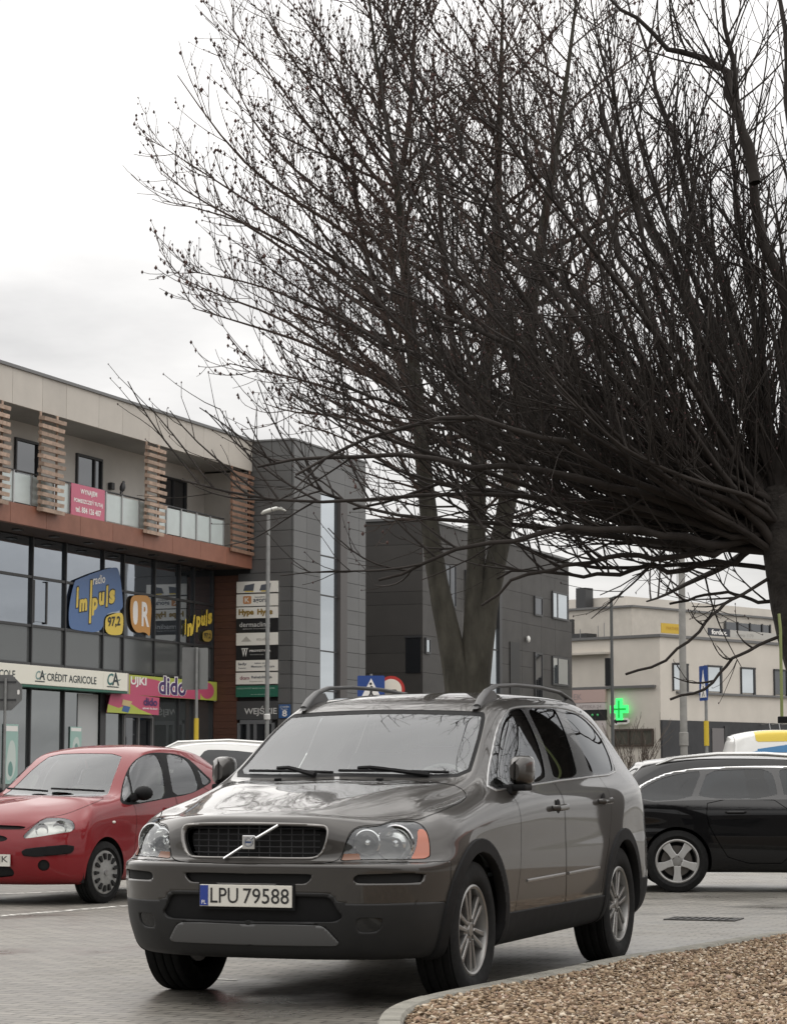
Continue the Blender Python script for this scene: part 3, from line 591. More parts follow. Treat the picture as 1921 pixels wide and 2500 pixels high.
def ofw(x0, x1, z0, z1, glass, leaf=()):
    w = op('window', (x0, PF - .03, z0), (x1, PF - .012, z1), glass); f = MB()
    fb = lambda a, b: f.box(oq(a), oq(b))
    fb((x0 - .06, PF - .05, z0 - .06), (x0, PF + .01, z1 + .06)); fb((x1, PF - .05, z0 - .06), (x1 + .06, PF + .01, z1 + .06)); fb((x0, PF - .05, z1), (x1, PF + .01, z1 + .06)); fb((x0, PF - .05, z0 - .06), (x1, PF + .01, z0))
    for l in leaf: fb((l - .035, PF - .045, z0), (l + .035, PF + .008, z1))
    f.build('window_frame', M_FRAME, w)
ofw(1.75, 2.65, 6.2, 7.36, M_WINDK, (2.2,)); ofw(10.2, 10.9, 6.48, 7.0, M_WINDK); ofw(12.1, 13.7, 6.50, 7.3, M_OFFG, (12.6,)); ofw(12.05, 13.75, 4.30, 5.14, M_OFFG, (12.6,)); ofw(10.18, 10.85, 2.2, 5.17, M_WINDK); ofw(3.6, 4.7, 6.2, 7.3, M_WINDK, (4.1,))
ofw(.22, .50, 4.75, 5.09, M_OFFG)
op('glazed_entrance', (5.56, PF - .035, .05), (6.42, PF - .012, 5.75), M_OFFG)
for z in (2.2, 4.02, 5.1): op('transom', (5.55, PF - .05, z - .025), (6.43, PF - .001, z + .025), M_FRAME)
op('downpipe', (6.44, PF - .10, 0), (6.68, PF - .002, 8.4), M_FRAME)
op('door', (7.66, PF - .03, .05), (8.6, PF - .008, 5.44), mat('black_door', (.012, .012, .012), .5))
op('window', (-.02, -1.67, 4.14), (-.005, -1.22, 5.14), M_WINDK); op('window_frame', (-.035, -1.70, 5.145), (-.001, -1.19, 5.2), M_FRAME)
MB().ball(oq((9.32, PF - .08, 5.6)), .09, .07, .12).build('wall_lamp', mat('lamp_glow_white', (.75, .75, .72), .4), off, smooth=True)

# ---------------------------------------------------------------- beige corner building on the right
B0 = at(1610, 1549, 90.0); B0.z = 0; A2 = R(42.7); D2 = Vector((math.sin(A2), math.cos(A2), 0)); N2 = Vector((math.cos(A2), -math.sin(A2), 0))
bg = empty('corner_building', B0, R(90) - A2, 'beige plastered two storey corner building with dark ground floor', 'building')
M_BEI = mat('beige_plaster', (.60, .56, .50), .85, var=.07, vscale=.8); M_BEI2 = mat('beige_plaster_band', (.52, .485, .43), .85, var=.08)
M_DKW = mat('anthracite_wall', (.032, .033, .036), .6, var=.15)
def gp(name, a, b, m, parent=bg, bevel=0.0): return MB().box(a, b).build(name, m, parent, bevel=bevel)
gp('wall', (0, 0, 0), (30, 22, 6.55), M_BEI); gp('roof_cap', (-.08, -.08, 6.555), (30.1, 22, 6.66), M_CAP)
gp('ground_floor_wall', (-.03, -.10, 0), (30, -.003, 3.38), M_DKW); gp('ledge', (1.0, -.12, 4.42), (30, -.003, 4.5), M_CAP)
for k, x0 in enumerate((.82, 3.08, 5.4, 7.75, 10.1, 12.4, 14.8)):
    w = gp('window', (x0, -.04, 4.56), (x0 + .9, -.02, 5.5), M_OFFG if k < 3 else M_WINDK)
    MB().box((x0 - .05, -.09, 5.505), (x0 + .95, -.004, 5.58)).box((x0 + .84, -.07, 4.505), (x0 + .95, -.004, 5.50)).box((x0 - .05, -.07, 4.505), (x0 - .004, -.004, 5.50)).build('window_frame', M_FRAME, w)
gp('door', (3.2, -.13, .05), (4.0, -.105, 3.12), mat('grey_shop_door', (.16, .15, .15), .5)); gp('door_frame', (4.02, -.15, .0), (4.2, -.102, 3.2), M_FRAME)
for k in range(3):
    MB().tube([(6.6 + .7 * k, -.12, 3.30), (6.6 + .7 * k, -.5, 3.36), (6.6 + .7 * k, -.55, 3.1)], .02, 6).build('wall_light_arm', M_STEEL, bg)
# left face, facing the lot
gp('ledge', (-.12, .2, 4.62), (-.003, 9, 4.72), M_CAP); gp('ledge', (-.25, 2.4, 5.98), (-.003, 7, 6.06), M_BEI2)
gp('window', (-.03, 2.34, 4.75), (-.01, 2.62, 5.82), M_WINDK)
w = gp('strip_window', (-.03, .42, 2.47), (-.012, 2.2, 2.99), mirror_glass('old_window_glass', (.7, .72, .68), .15, (.09, .09, .075))); f = MB()
f.box((-.07, .34, 2.99), (-.004, 2.3, 3.06)).box((-.07, .34, 2.38), (-.004, 2.3, 2.46))
for y in (.36, .88, 1.5, 2.2): f.box((-.066, y - .04, 2.46), (-.004, y + .04, 2.99))
f.build('window_frame', mat('brown_frame', (.06, .045, .035), .6), w)
# set-back top floor and roof clutter
gp('top_floor_wall', (1.6, 2.5, 6.66), (30, 20, 7.9), M_BEI2); gp('roof_cap', (1.5, 2.4, 7.9), (30, 20, 7.98), M_CAP); gp('top_floor_wall', (3.2, 4.0, 7.98), (14, 18, 8.5), M_BEI); gp('chimney', (2.6, 5.6, 8.0), (3.1, 6.1, 8.9), M_FRAME)
w = gp('ribbon_window', (7.9, 2.44, 7.12), (11.2, 2.47, 7.62), M_WINDK)
for x0 in (7.9, 8.8, 9.7, 10.6, 11.2): gp('window_frame', (x0 - .04, 2.40, 7.08), (x0 + .04, 2.439, 7.66), M_FRAME, w)
gp('roof_hatch', (.8, 4.2, 6.66), (1.5, 5.6, 6.9), M_FRAME); gp('roof_vent', (.95, 5.0, 6.9), (1.1, 5.15, 7.5), M_FRAME)
for y, h in ((3.2, .6), (3.5, .5), (4.4, .4)): MB().tube([(.7, y, 6.66), (.7, y, 6.66 + h)], .02, 5).build('roof_mast', M_STEEL, bg)
def W2(s, t, z): return B0 + D2 * s - N2 * t + Vector((0, 0, z))
RZ2 = R(90) - A2
r = empty('parapet_sign', W2(.0, -.10, 6.70), RZ2, 'yellow sign standing on the roof edge of the beige building', 'sign'); MB().box((0, 0, 0), (1.25, .04, .38)).build('panel', mat('sign_yellow', (.6, .40, .04), .5), r); text('letters', 'PARTNER', (.3, -.002, .14), X, Z, .8, .12, mat('sign_amber', (.45, .25, .02), .5), r)
r = empty('parapet_sign', W2(3.08, -.10, 6.74), RZ2, 'dark grey sign with white letters on the beige building roof edge', 'sign'); MB().box((0, 0, 0), (1.46, .04, .30)).build('panel', mat('sign_dark', (.03, .033, .045), .5), r); text('letters', 'fordex.', (.2, -.002, .05), X, Z, 1.06, .2, M_BWHITE, r, bold=.04)
r = empty('parapet_sign', W2(4.58, -.10, 6.73), RZ2, 'long pale roof edge banner with faint print beside the dark sign', 'sign'); MB().box((0, 0, 0), (3.8, .04, .29)).build('panel', mat('sign_pale', (.46, .45, .42), .5), r); text('letters', 'oferta 1179', (.4, -.002, .05), X, Z, 1.2, .13, mat('sign_faint', (.3, .29, .27), .5), r)
r = empty('pharmacy_cross', W2(-.22, 1.40, 3.40), RZ2, 'lit green pharmacy cross on the beige wall', 'sign')
def plus(o, s, t, m, nm): MB().prism([(-(p[0]), p[1]) for p in ((.42 - t, .42 - s), (.42 + t, .42 - s), (.42 + t, .42 - t), (.42 + s, .42 - t), (.42 + s, .42 + t), (.42 + t, .42 + t), (.42 + t, .42 + s), (.42 - t, .42 + s), (.42 - t, .42 + t), (.42 - s, .42 + t), (.42 - s, .42 - t), (.42 - t, .42 - t))], (o, .84, 0), Y_, Z, (.05, 0, 0)).build(nm, m, r)
plus(0, .42, .15, mat('cross_glow', (.05, .95, .18), .5, emit=1.0), 'lit_field'); plus(-.012, .34, .035, mat('cross_core', (.0, .35, .04), .5, emit=.6), 'centre_strip'); MB().box((.051, .3, .3), (.2, .5, .5)).build('bracket', M_STEEL, r)
r = empty('arrow_sign', W2(-.15, 1.44, 3.22), RZ2, 'white sign with a black arrow under the green pharmacy cross', 'sign')
MB().prism(chaikin([(-.05, .02), (-.05, .26), (.5, .26), (.56, .32), (.86, .14), (.56, -.04), (.5, .02)], 1), (0, 0, 0), Y_, Z, (.04, 0, 0)).build('panel', M_BWHITE, r); MB().prism([(.04, .10), (.04, .18), (.52, .18), (.54, .24), (.76, .14), (.54, .04), (.52, .10)], (-.006, 0, 0), Y_, Z, (.004, 0, 0)).build('arrow', M_BBK, r)
r = empty('pharmacy_board', W2(-.12, 2.55, 3.25), RZ2, 'pink and white pharmacy board with black display on the beige wall', 'sign')
MB().box((0, 0, .86), (.1, 1.85, 1.36)).build('panel', mat('board_pink', (.50, .37, .34), .5), r); MB().box((0, 0, .58), (.1, 1.85, .84)).build('panel', mat('board_pale', (.55, .50, .49), .5), r); MB().box((-.01, 0, .16), (.1, 1.2, .57)).build('display', M_BBK, r); MB().box((0, 0, -.4), (.1, 1.85, .15)).build('panel', MATS['board_pale'], r)
text('letters', 'APTEKA 24', (-.002, 1.3, .64), -Y_, Z, 1.1, .12, mat('board_grey_print', (.3, .26, .26), .5), r); text('letters', 'LEK', (-.002, 1.75, .98), -Y_, Z, .6, .22, MATS['board_grey_print'], r)
for y in (.36, .62): MB().ball((-.02, y, .37), .05).build('display_dot', mat('led_green', (.05, .3, .1), .5, emit=.3), r)
# far house with a red roof between the buildings
r = empty('far_house', (17.2, 140, 0), R(12), 'distant house with red tiled roof showing above the beige parapet', 'house')
MB().box((-5, -4, 0), (5, 4, 8.0)).build('wall', M_BEI2, r); MB().prism([(-4.4, 0), (4.4, 0), (0, 2.6)], (-5.3, 0, 8.0), Y_, Z, (10.6, 0, 0)).build('roof', mat('red_roof', (.20, .055, .035), .8, var=.2), r)

# ---------------------------------------------------------------- street furniture
M_GALV = mat('galvanised_pole', (.24, .245, .24), .45, metal=.35, var=.15, vscale=8); M_CONC = mat('concrete_pole', (.27, .265, .25), .85, var=.15, vscale=5, bump=.3); M_YSL = mat('yellow_sleeve', (.58, .42, .03), .5)
M_SBACK = mat('sign_back_grey', (.15, .152, .15), .5, metal=.2, var=.1); M_SBLUE = mat('road_sign_blue', (.02, .06, .24), .4); M_SRED = mat('road_sign_red', (.42, .03, .025), .4)
def gpos(x, y, Y): p = at(x, y, Y); return p
def pole(r, top, rad, m, name='pole', base=0.0): return MB().tube([(0, 0, base), (0, 0, base + .4), (0, 0, top)], [rad * 1.15, rad, rad * .85], 14).build(name, m, r, smooth='auto')
p = at(655, 1245, 54); r = empty('street_lamp', (p.x, p.y, 0), 0, 'tall grey street lamp with curved white head in front of the tenant boards', 'street lamp')
pole(r, p.z - .12, .052, M_GALV)
MB().tube([(-.16, 0, p.z - .10), (-.10, 0, p.z - .05), (.02, 0, p.z - .01), (.18, 0, p.z + .035), (.30, 0, p.z + .03), (.42, 0, p.z - .03)], [.05, .085, .095, .09, .075, .02], 12, ell=(1, .5)).build('lamp_head', mat('lamp_head_white', (.6, .6, .56), .4), r, smooth=True)
MB().lathe([(.06, 0), (.075, .02), (.075, .12), (.058, .14)], (0, 0, 2.5), Z, 16).build('band', mat('reflective_band', (.6, .6, .58), .4), r)
p = at(1492, 1460, 60); r = empty('street_lamp', (p.x, p.y, 0), 0, 'slim dark street lamp beside the green pharmacy cross', 'street lamp')
pole(r, p.z, .045, mat('dark_pole', (.075, .08, .08), .5)); MB().tube([(-.06, 0, p.z - .02), (.1, 0, p.z + .03), (.32, 0, p.z + .03)], [.03, .07, .03], 10, ell=(1, .45)).build('lamp_head', MATS['dark_pole'], r, smooth=True)
p = at(1665, 1500, 72); r = empty('concrete_utility_pole', (p.x, p.y, 0), 0, 'thick pale concrete utility pole in front of the beige building', 'pole')
pole(r, 10.5, .115, M_CONC); MB().lathe([(.125, 0), (.14, .02), (.14, .4), (.125, .42)], (0, 0, 2.15), Z, 16).build('collar', M_CONC, r)
zz = 1.183 + (1900 - 1622) * 72 / 5750; MB().tube([(-.32, 0, zz), (-.02, 0, zz)], .025, 6).tube([(-.2, 0, zz), (-.03, 0, zz - .35)], .018, 6).build('bracket', M_FRAME, r)
# pedestrian crossing signs
def d6(r, z0, w, h, rz, name='sign_plate', front=True):
    c, s = math.cos(rz), math.sin(rz); ax = Vector((c, s, 0)); nn = Vector((s, -c, 0)); o = nn * .055 - ax * (w / 2)
    MB().prism(rounded(0, 0, w, h, .03), o + Z * z0, ax, Z, nn * .012).build(name, M_SBLUE, r)
    o2 = o + nn * .014 + Z * z0
    MB().prism([(.06 * w / .6, .08), (w - .06 * w / .6, .08), (w / 2, .54 * h / .6)], o2, ax, Z, nn * .003).build('white_triangle', M_BWHITE, r)
    o3 = o2 + nn * .004; k = w / .6; q = MB()
    q.prism([(.27 * k, .20 * k), (.32 * k, .20 * k), (.34 * k, .36 * k), (.29 * k, .38 * k)], o3, ax, Z, nn * .002).prism([(.29 * k + .03 * k * math.cos(a), .42 * k + .03 * k * math.sin(a)) for a in np.linspace(0, 6.28, 10)[:-1]], o3, ax, Z, nn * .002)
    q.prism([(.27 * k, .21 * k), (.31 * k, .21 * k), (.24 * k, .10 * k), (.20 * k, .10 * k)], o3, ax, Z, nn * .002).prism([(.29 * k, .21 * k), (.33 * k, .21 * k), (.40 * k, .10 * k), (.36 * k, .10 * k)], o3, ax, Z, nn * .002)
    q.build('walking_figure', M_BBK, r)
p = at(906, 1648, 52); r = empty('crossing_sign', (p.x, p.y, 0), 0, 'blue pedestrian crossing sign showing above the brown SUV roof', 'road sign')
pole(r, p.z + .02, .035, M_GALV); d6_root = r
q_ = MB()
d6(r, p.z - .62, .60, .60, 0.0)
for ch in r.children: ch.location.x -= 0.0
p2 = at(955, 1684, 52.3); r = empty('prohibition_sign', (p2.x, p2.y, 0), 0, 'round white road sign with red ring beside the blue crossing sign', 'road sign')
pole(r, p2.z + .3, .035, M_GALV)
MB().lathe([(.0, 0), (.30, 0), (.30, .012), (0, .012)], (0, -.055, p2.z), Y_, 40).build('ring', M_SRED, r); MB().lathe([(0, 0), (.232, 0), (.232, .003), (0, .003)], (0, -.060, p2.z), Y_, 40).build('white_field', mat('road_sign_cream', (.75, .70, .60), .4), r)
MB().prism([(-.17, -.09), (.0, -.09), (.0, .0), (-.17, .0)], (0, -.066, p2.z), X, Z, (0, .003, 0)).prism([(.02, -.09), (.14, -.09), (.14, -.04), (.1, .0), (.02, .0)], (0, -.066, p2.z), X, Z, (0, .003, 0)).build('lorry_print', M_BBK, r)
zt = 1.183 + (1900 - 1628) * 61 / 5750; p = at(1722, 1628, 61); r = empty('crossing_sign', (p.x, p.y, 0), 0, 'blue crossing sign turned edge on with yellow sleeve on its pole', 'road sign')
pole(r, zt + .02, .045, M_GALV); d6(r, zt - .9, .62, .9, R(-78)); MB().tube([(0, 0, zt - 1.42 - 1.8 * .3 - .1), (0, 0, zt - 1.42)], .065, 14).build('sleeve', M_YSL, r, smooth='auto')
# signs seen from behind
zt = 1.183 + (1900 - 1583) * 50 / 5750; p = at(481, 1583, 50); r = empty('road_sign', (p.x, p.y, 0), 0, 'pair of road signs seen from behind on a pole with yellow sleeve', 'road sign')
pole(r, zt + .0, .035, M_GALV)
MB().prism(rounded(0, 0, .33, .90, .03), (-.31, -.05, zt - .90), (1, .35, 0), Z, (0, .015, 0)).build('sign_back', M_SBACK, r); MB().prism(rounded(0, 0, .24, .88, .03), (.0, .06, zt - .89), (1, -.5, 0), Z, (0, .015, 0)).build('sign_back', mat('sign_back_light', (.24, .245, .24), .5, metal=.2), r)
MB().tube([(0, 0, 1.0), (0, 0, zt - 1.5)], .05, 12).build('sleeve', M_YSL, r, smooth='auto')
zc_ = 1.183 + (1900 - 1693) * 49 / 5750; p = at(13, 1693, 49); r = empty('stop_sign', (p.x, p.y, 0), 0, 'grey back of an eight sided road sign in front of the bank window', 'road sign')
pole(r, zc_ + .30, .035, M_GALV); MB().prism([(-.03 + .40 * math.cos(R(22.5 + 45 * k)), .40 * math.sin(R(22.5 + 45 * k))) for k in range(8)], (0, .05, zc_), X, Z, (0, .012, 0)).build('sign_back', M_SBACK, r)
for dz in (-.15, .22): MB().box((-.22, .036, zc_ + dz - .02), (.22, .049, zc_ + dz + .02)).build('bracket', M_FRAME, r)
MB().prism(rounded(.24, -.04, .29, .06, .02), (0, .046, zc_), X, Z, (0, .003, 0)).build('sticker', M_BWHITE, r)
# ---------------------------------------------------------------- unseen buildings added behind and beside the viewer for paint and glass to reflect
r = empty('unseen_hall', (6, -24, 0), 0, 'long low grey hall added out of view behind the viewer for reflections', 'building'); MB().box((-45, -16, 0), (40, 0, 6.5)).build('wall', mat('hall_grey', (.11, .105, .10), .7, var=.15), r); MB().box((-45.1, -16, 6.5), (40.1, .1, 6.8)).build('roof_cap', M_CAP, r)
for k in range(9): MB().box((-40 + 9 * k, .01, .2), (-35 + 9 * k, .03, 3.2)).build('window', M_WINDK, r)
r = empty('unseen_house', (38, 24, 0), 0, 'brown house added out of view on the right for reflections', 'building'); MB().box((0, -16, 0), (12, 30, 5.2)).build('wall', mat('row_brown', (.13, .10, .08), .8, var=.15), r); MB().prism([(-.5, 0), (12.5, 0), (6, 3)], (0, -16.4, 5.2), X, Z, (0, 46.8, 0)).build('roof', MATS['red_roof'], r)  # added out of view so the car sides have something to reflect
for k in range(9): MB().box((-.03, -13 + 4.6 * k, 1.0), (-.01, -11.4 + 4.6 * k, 2.4)).build('window', M_WINDK, r)
# ---------------------------------------------------------------- car kit: smooth body surfaces cut into panels
def bs_basis(n, per):
    """cubic B-spline rows for n control rows padded by one at each end"""
    T = []; D = []
    for i in range(n - 1):
        for k in range(per + (1 if i == n - 2 else 0)):
            t = k / per; r = np.zeros(n + 2); d = np.zeros(n + 2)
            r[i:i + 4] = [(1 - t) ** 3 / 6, (3 * t ** 3 - 6 * t * t + 4) / 6, (-3 * t ** 3 + 3 * t * t + 3 * t + 1) / 6, t ** 3 / 6]
            d[i:i + 4] = [-(1 - t) ** 2 / 2, (9 * t * t - 12 * t) / 6, (-9 * t * t + 6 * t + 3) / 6, t * t / 2]
            T.append(r); D.append(d)
    return np.array(T), np.array(D)
FLIP = np.array([1, -1, 1.0])
def pad(C):
    u0 = C[1:2] * FLIP; u1 = C[-2:-1] * FLIP; C = np.concatenate([u0, C, u1], 0)          # front and rear centre lines mirror
    v0 = 2 * C[:, :1] - C[:, 1:2]; v1 = C[:, -2:-1] * FLIP
    return np.concatenate([v0, C, v1], 1)
def surface(ctrl, pu, pv, fit=2):
    C0 = np.asarray(ctrl, float); C = C0.copy(); bu, _ = bs_basis(C.shape[0], 1); bv, _ = bs_basis(C.shape[1], 1)
    for _ in range(fit): C = C + 0.85 * (C0 - np.einsum('ai,ijk,bj->abk', bu, pad(C), bv))
    C[0, :, 1] = 0; C[-1, :, 1] = 0; C[:, -1, 1] = 0
    TU, DU = bs_basis(C.shape[0], pu); TV, DV_ = bs_basis(C.shape[1], pv); P = pad(C)
    S = np.einsum('ai,ijk,bj->abk', TU, P, TV); su = np.einsum('ai,ijk,bj->abk', DU, P, TV); sv = np.einsum('ai,ijk,bj->abk', TU, P, DV_)
    N = np.cross(su, sv); N /= np.linalg.norm(N, axis=2, keepdims=True) + 1e-12
    return S, N
class Shell:
    """half surface mirrored to a whole, cut by signed distances"""
    def __init__(s, ctrl, pu=12, pv=9, world=None, vis=1, fit=2):
        S, N = surface(ctrl, pu, pv, fit); a, b = S.shape[:2]
        c = S.reshape(-1, 3).mean(0)
        if np.mean(np.sum(N[a // 3:2 * a // 3, b // 4:b // 2] * np.array([0, 1, 0]), axis=2)) < 0: N = -N
        V = S.reshape(-1, 3); Nn = N.reshape(-1, 3); idx = np.arange(a * b).reshape(a, b)
        q = np.stack([idx[:-1, :-1], idx[1:, :-1], idx[1:, 1:], idx[:-1, 1:]], -1).reshape(-1, 4); T = np.concatenate([q[:, [0, 1, 2]], q[:, [0, 2, 3]]])
        n = len(V); s.V = np.concatenate([V, V * FLIP]); s.N = np.concatenate([Nn, Nn * FLIP]); s.T = np.concatenate([T, T[:, ::-1] + n])
        s.M = world; s.vis = vis; s.ar = np.zeros(0)
        fn = np.cross(s.V[s.T[:, 1]] - s.V[s.T[:, 0]], s.V[s.T[:, 2]] - s.V[s.T[:, 0]]); flip = np.sum(fn * s.N[s.T[:, 0]], 1) < 0
        s.T[flip] = s.T[flip][:, ::-1]; s._px = None
    def px(s):
        if s._px is None or len(s._px[0]) != len(s.V):
            V = s.V.copy(); N = s.N.copy(); k = np.where(V[:, 1] * s.vis < 0); V[k] *= FLIP; N[k] *= FLIP
            Rm = np.array(s.M.to_3x3()); t = np.array(s.M.translation); Wd = V @ Rm.T + t; Nw = N @ Rm.T
            s._px = (project(Wd), np.sum(Nw * (Wd - np.array([0, 0, CAMH])), 1) < 0.02)
        return s._px
    def sd(s, P, poly):
        poly = np.asarray(poly, float); d = np.full(len(P), 1e18); ins = np.zeros(len(P), bool); j = len(poly) - 1
        for i in range(len(poly)):
            a, b = poly[i], poly[j]; e = b - a; wv = P - a; t = np.clip((wv @ e) / (e @ e + 1e-12), 0, 1); dd = wv - t[:, None] * e; d = np.minimum(d, np.sum(dd * dd, 1))
            c = (a[1] > P[:, 1]) != (b[1] > P[:, 1])
            with np.errstate(divide='ignore', invalid='ignore'): ins ^= c & (P[:, 0] < (b[0] - a[0]) * (P[:, 1] - a[1]) / (b[1] - a[1] + 1e-15) + a[0])
            j = i
        d = np.sqrt(d); return np.where(ins, -d, d)
    def dist(s, dom, poly, sm=1, cond=None):
        p = chaikin(poly, sm) if sm else np.asarray(poly, float)
        if dom == 'px':
            P, face = s.px(); d = s.sd(P, p) / s.ppm; d = np.where(face, d, .5)
        else:
            V = s.V; Q = {'xz': V[:, [0, 2]], 'yz': np.stack([abs(V[:, 1]), V[:, 2]], 1), 'xy': np.stack([V[:, 0], abs(V[:, 1])], 1)}[dom]; d = s.sd(Q, p)
        if cond is not None: d = np.maximum(d, cond(s.V, s.N))
        return d
    def cut(s, T, d):
        """split triangles T by d: returns (inside, outside)"""
        m = d[T] < 0; k = m.sum(1); ins = [T[k == 3]]; out = [T[k == 0]]
        for cnt, lone_in in ((1, True), (2, False)):
            q = T[k == cnt]
            if not len(q): continue
            mm = m[k == cnt]; lone = np.argmax(mm if lone_in else ~mm, 1); r = np.arange(len(q)); a = q[r, lone]; b = q[r, (lone + 1) % 3]; c = q[r, (lone + 2) % 3]
            def mid(p, q2):
                t = (d[p] / (d[p] - d[q2] + 1e-18))[:, None]; k0 = len(s.V); s.V = np.concatenate([s.V, s.V[p] * (1 - t) + s.V[q2] * t]); nn = s.N[p] * (1 - t) + s.N[q2] * t
                s.N = np.concatenate([s.N, nn / (np.linalg.norm(nn, axis=1, keepdims=True) + 1e-12)]); return np.arange(k0, k0 + len(p))
            e, f = mid(a, b), mid(a, c); tri = np.stack([a, e, f], 1); qu = np.concatenate([np.stack([e, b, c], 1), np.stack([e, c, f], 1)])
            (ins if lone_in else out).append(tri); (out if lone_in else ins).append(qu)
        return np.concatenate(ins), np.concatenate(out)
    def take(s, fn, gap=0.004):
        """remove a region from what is left of the body; fn returns distances for the current vertices; returns the region's triangles"""
        a, b = s.cut(s.T, fn()); s.T = b
        if gap:
            ins, _ = s.cut(a, fn() + gap); return ins
        return a
    def hit(s, x, y):
        P, face = s.px(); k = np.where(face & (s.V[:, 1] * s.vis > -.001))[0]; i = k[np.argmin(np.sum((P[k] - np.array([x, y])) ** 2, 1))]; return Vector(s.V[i]), Vector(s.N[i])
    def emit(s, name, T, m, parent, out=0.0, side=None, thick=0.0):
        if side is not None:
            cy = s.V[T][:, :, 1].mean(1); T = T[cy * side > 0]
        if not len(T): return None
        u, inv = np.unique(T, return_inverse=True); V = s.V[u] + s.N[u] * out; N = s.N[u]; T2 = inv.reshape(-1, 3)
        _, fi, iv = np.unique(np.round(V * 2e4).astype(np.int64), axis=0, return_index=True, return_inverse=True); iv = iv.reshape(-1); V, N = V[fi], N[fi]; T2 = iv[T2]       # weld the mirrored halves
        T2 = T2[(T2[:, 0] != T2[:, 1]) & (T2[:, 1] != T2[:, 2]) & (T2[:, 0] != T2[:, 2])]
        if thick:
            e = np.concatenate([T2[:, [0, 1]], T2[:, [1, 2]], T2[:, [2, 0]]]); key = np.sort(e, 1); kk, cnt = np.unique(key, axis=0, return_counts=True); bset = set(map(tuple, kk[cnt == 1])); be = np.array([p for p in e if (min(p), max(p)) in bset])
            n0 = len(V); V = np.concatenate([V, V - N * thick]); N = np.concatenate([N, N]);
            if len(be): T2 = np.concatenate([T2, np.stack([be[:, 0], be[:, 0] + n0, be[:, 1] + n0], 1), np.stack([be[:, 0], be[:, 1] + n0, be[:, 1]], 1)])
        me = bpy.data.meshes.new(name); me.vertices.add(len(V)); me.vertices.foreach_set('co', V.ravel().astype(np.float32)); me.loops.add(len(T2) * 3); me.loops.foreach_set('vertex_index', T2.ravel().astype(np.int32))
        me.polygons.add(len(T2)); me.polygons.foreach_set('loop_start', np.arange(0, len(T2) * 3, 3, dtype=np.int32)); me.update(calc_edges=True); me.shade_smooth()
        if not thick: me.normals_split_custom_set_from_vertices(N.tolist())
        me.materials.append(m); return link(name, me, parent)
    def both(s, name, T, m, parent, out=0.0, thick=0.0):
        return [s.emit(name, T, m, parent, out, sd_, thick) for sd_ in (1, -1)]

def paint(name, col, metal=.0, rough=.35, flake=.0, coat=1.0, dirt=.0):
    """car lacquer: coloured base, clear coat, faint road film low down is left to the noise"""
    m = mat(name, col, rough, metal=metal, var=.06 + dirt, vscale=1.8, coat=coat, spec=.22); m.node_tree.nodes['Principled BSDF'].inputs['Coat IOR'].default_value = 1.6; return m
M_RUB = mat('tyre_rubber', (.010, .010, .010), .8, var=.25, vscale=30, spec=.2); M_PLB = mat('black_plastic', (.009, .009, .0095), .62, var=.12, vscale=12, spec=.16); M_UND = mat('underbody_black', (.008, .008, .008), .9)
M_ALLOY = mat('alloy_silver', (.33, .325, .315), .36, metal=.85, var=.12, vscale=9); M_CHROME = mat('chrome', (.72, .72, .72), .08, metal=1.0); M_SATIN = mat('satin_trim', (.42, .42, .42), .28, metal=.9); M_DISC = mat('brake_disc', (.14, .13, .12), .45, metal=.8)
M_CGL = clear_glass('car_glass', (.60, .66, .64), .07); M_CGD = clear_glass('tinted_car_glass', (.10, .11, .12), .0); M_LENS = clear_glass('clear_lens', (.9, .92, .92), .06); M_INT = mat('dark_cabin', (.03, .03, .032), .8); M_SEAT = mat('seat_leather', (.09, .085, .078), .65); M_SEATL = mat('seat_beige', (.22, .21, .18), .7)
M_AMB = mat('amber_lens', (.40, .12, .065), .15, coat=.6); M_HOUS = mat('lamp_housing', (.06, .056, .05), .35, metal=.4); M_REFL = mat('lamp_reflector', (.85, .85, .83), .10, metal=1.0); M_REDL = mat('red_lens', (.3, .012, .012), .12, coat=.5); M_FOG = mirror_glass('fog_glass', (.5, .5, .5), .03, (.02, .02, .02))
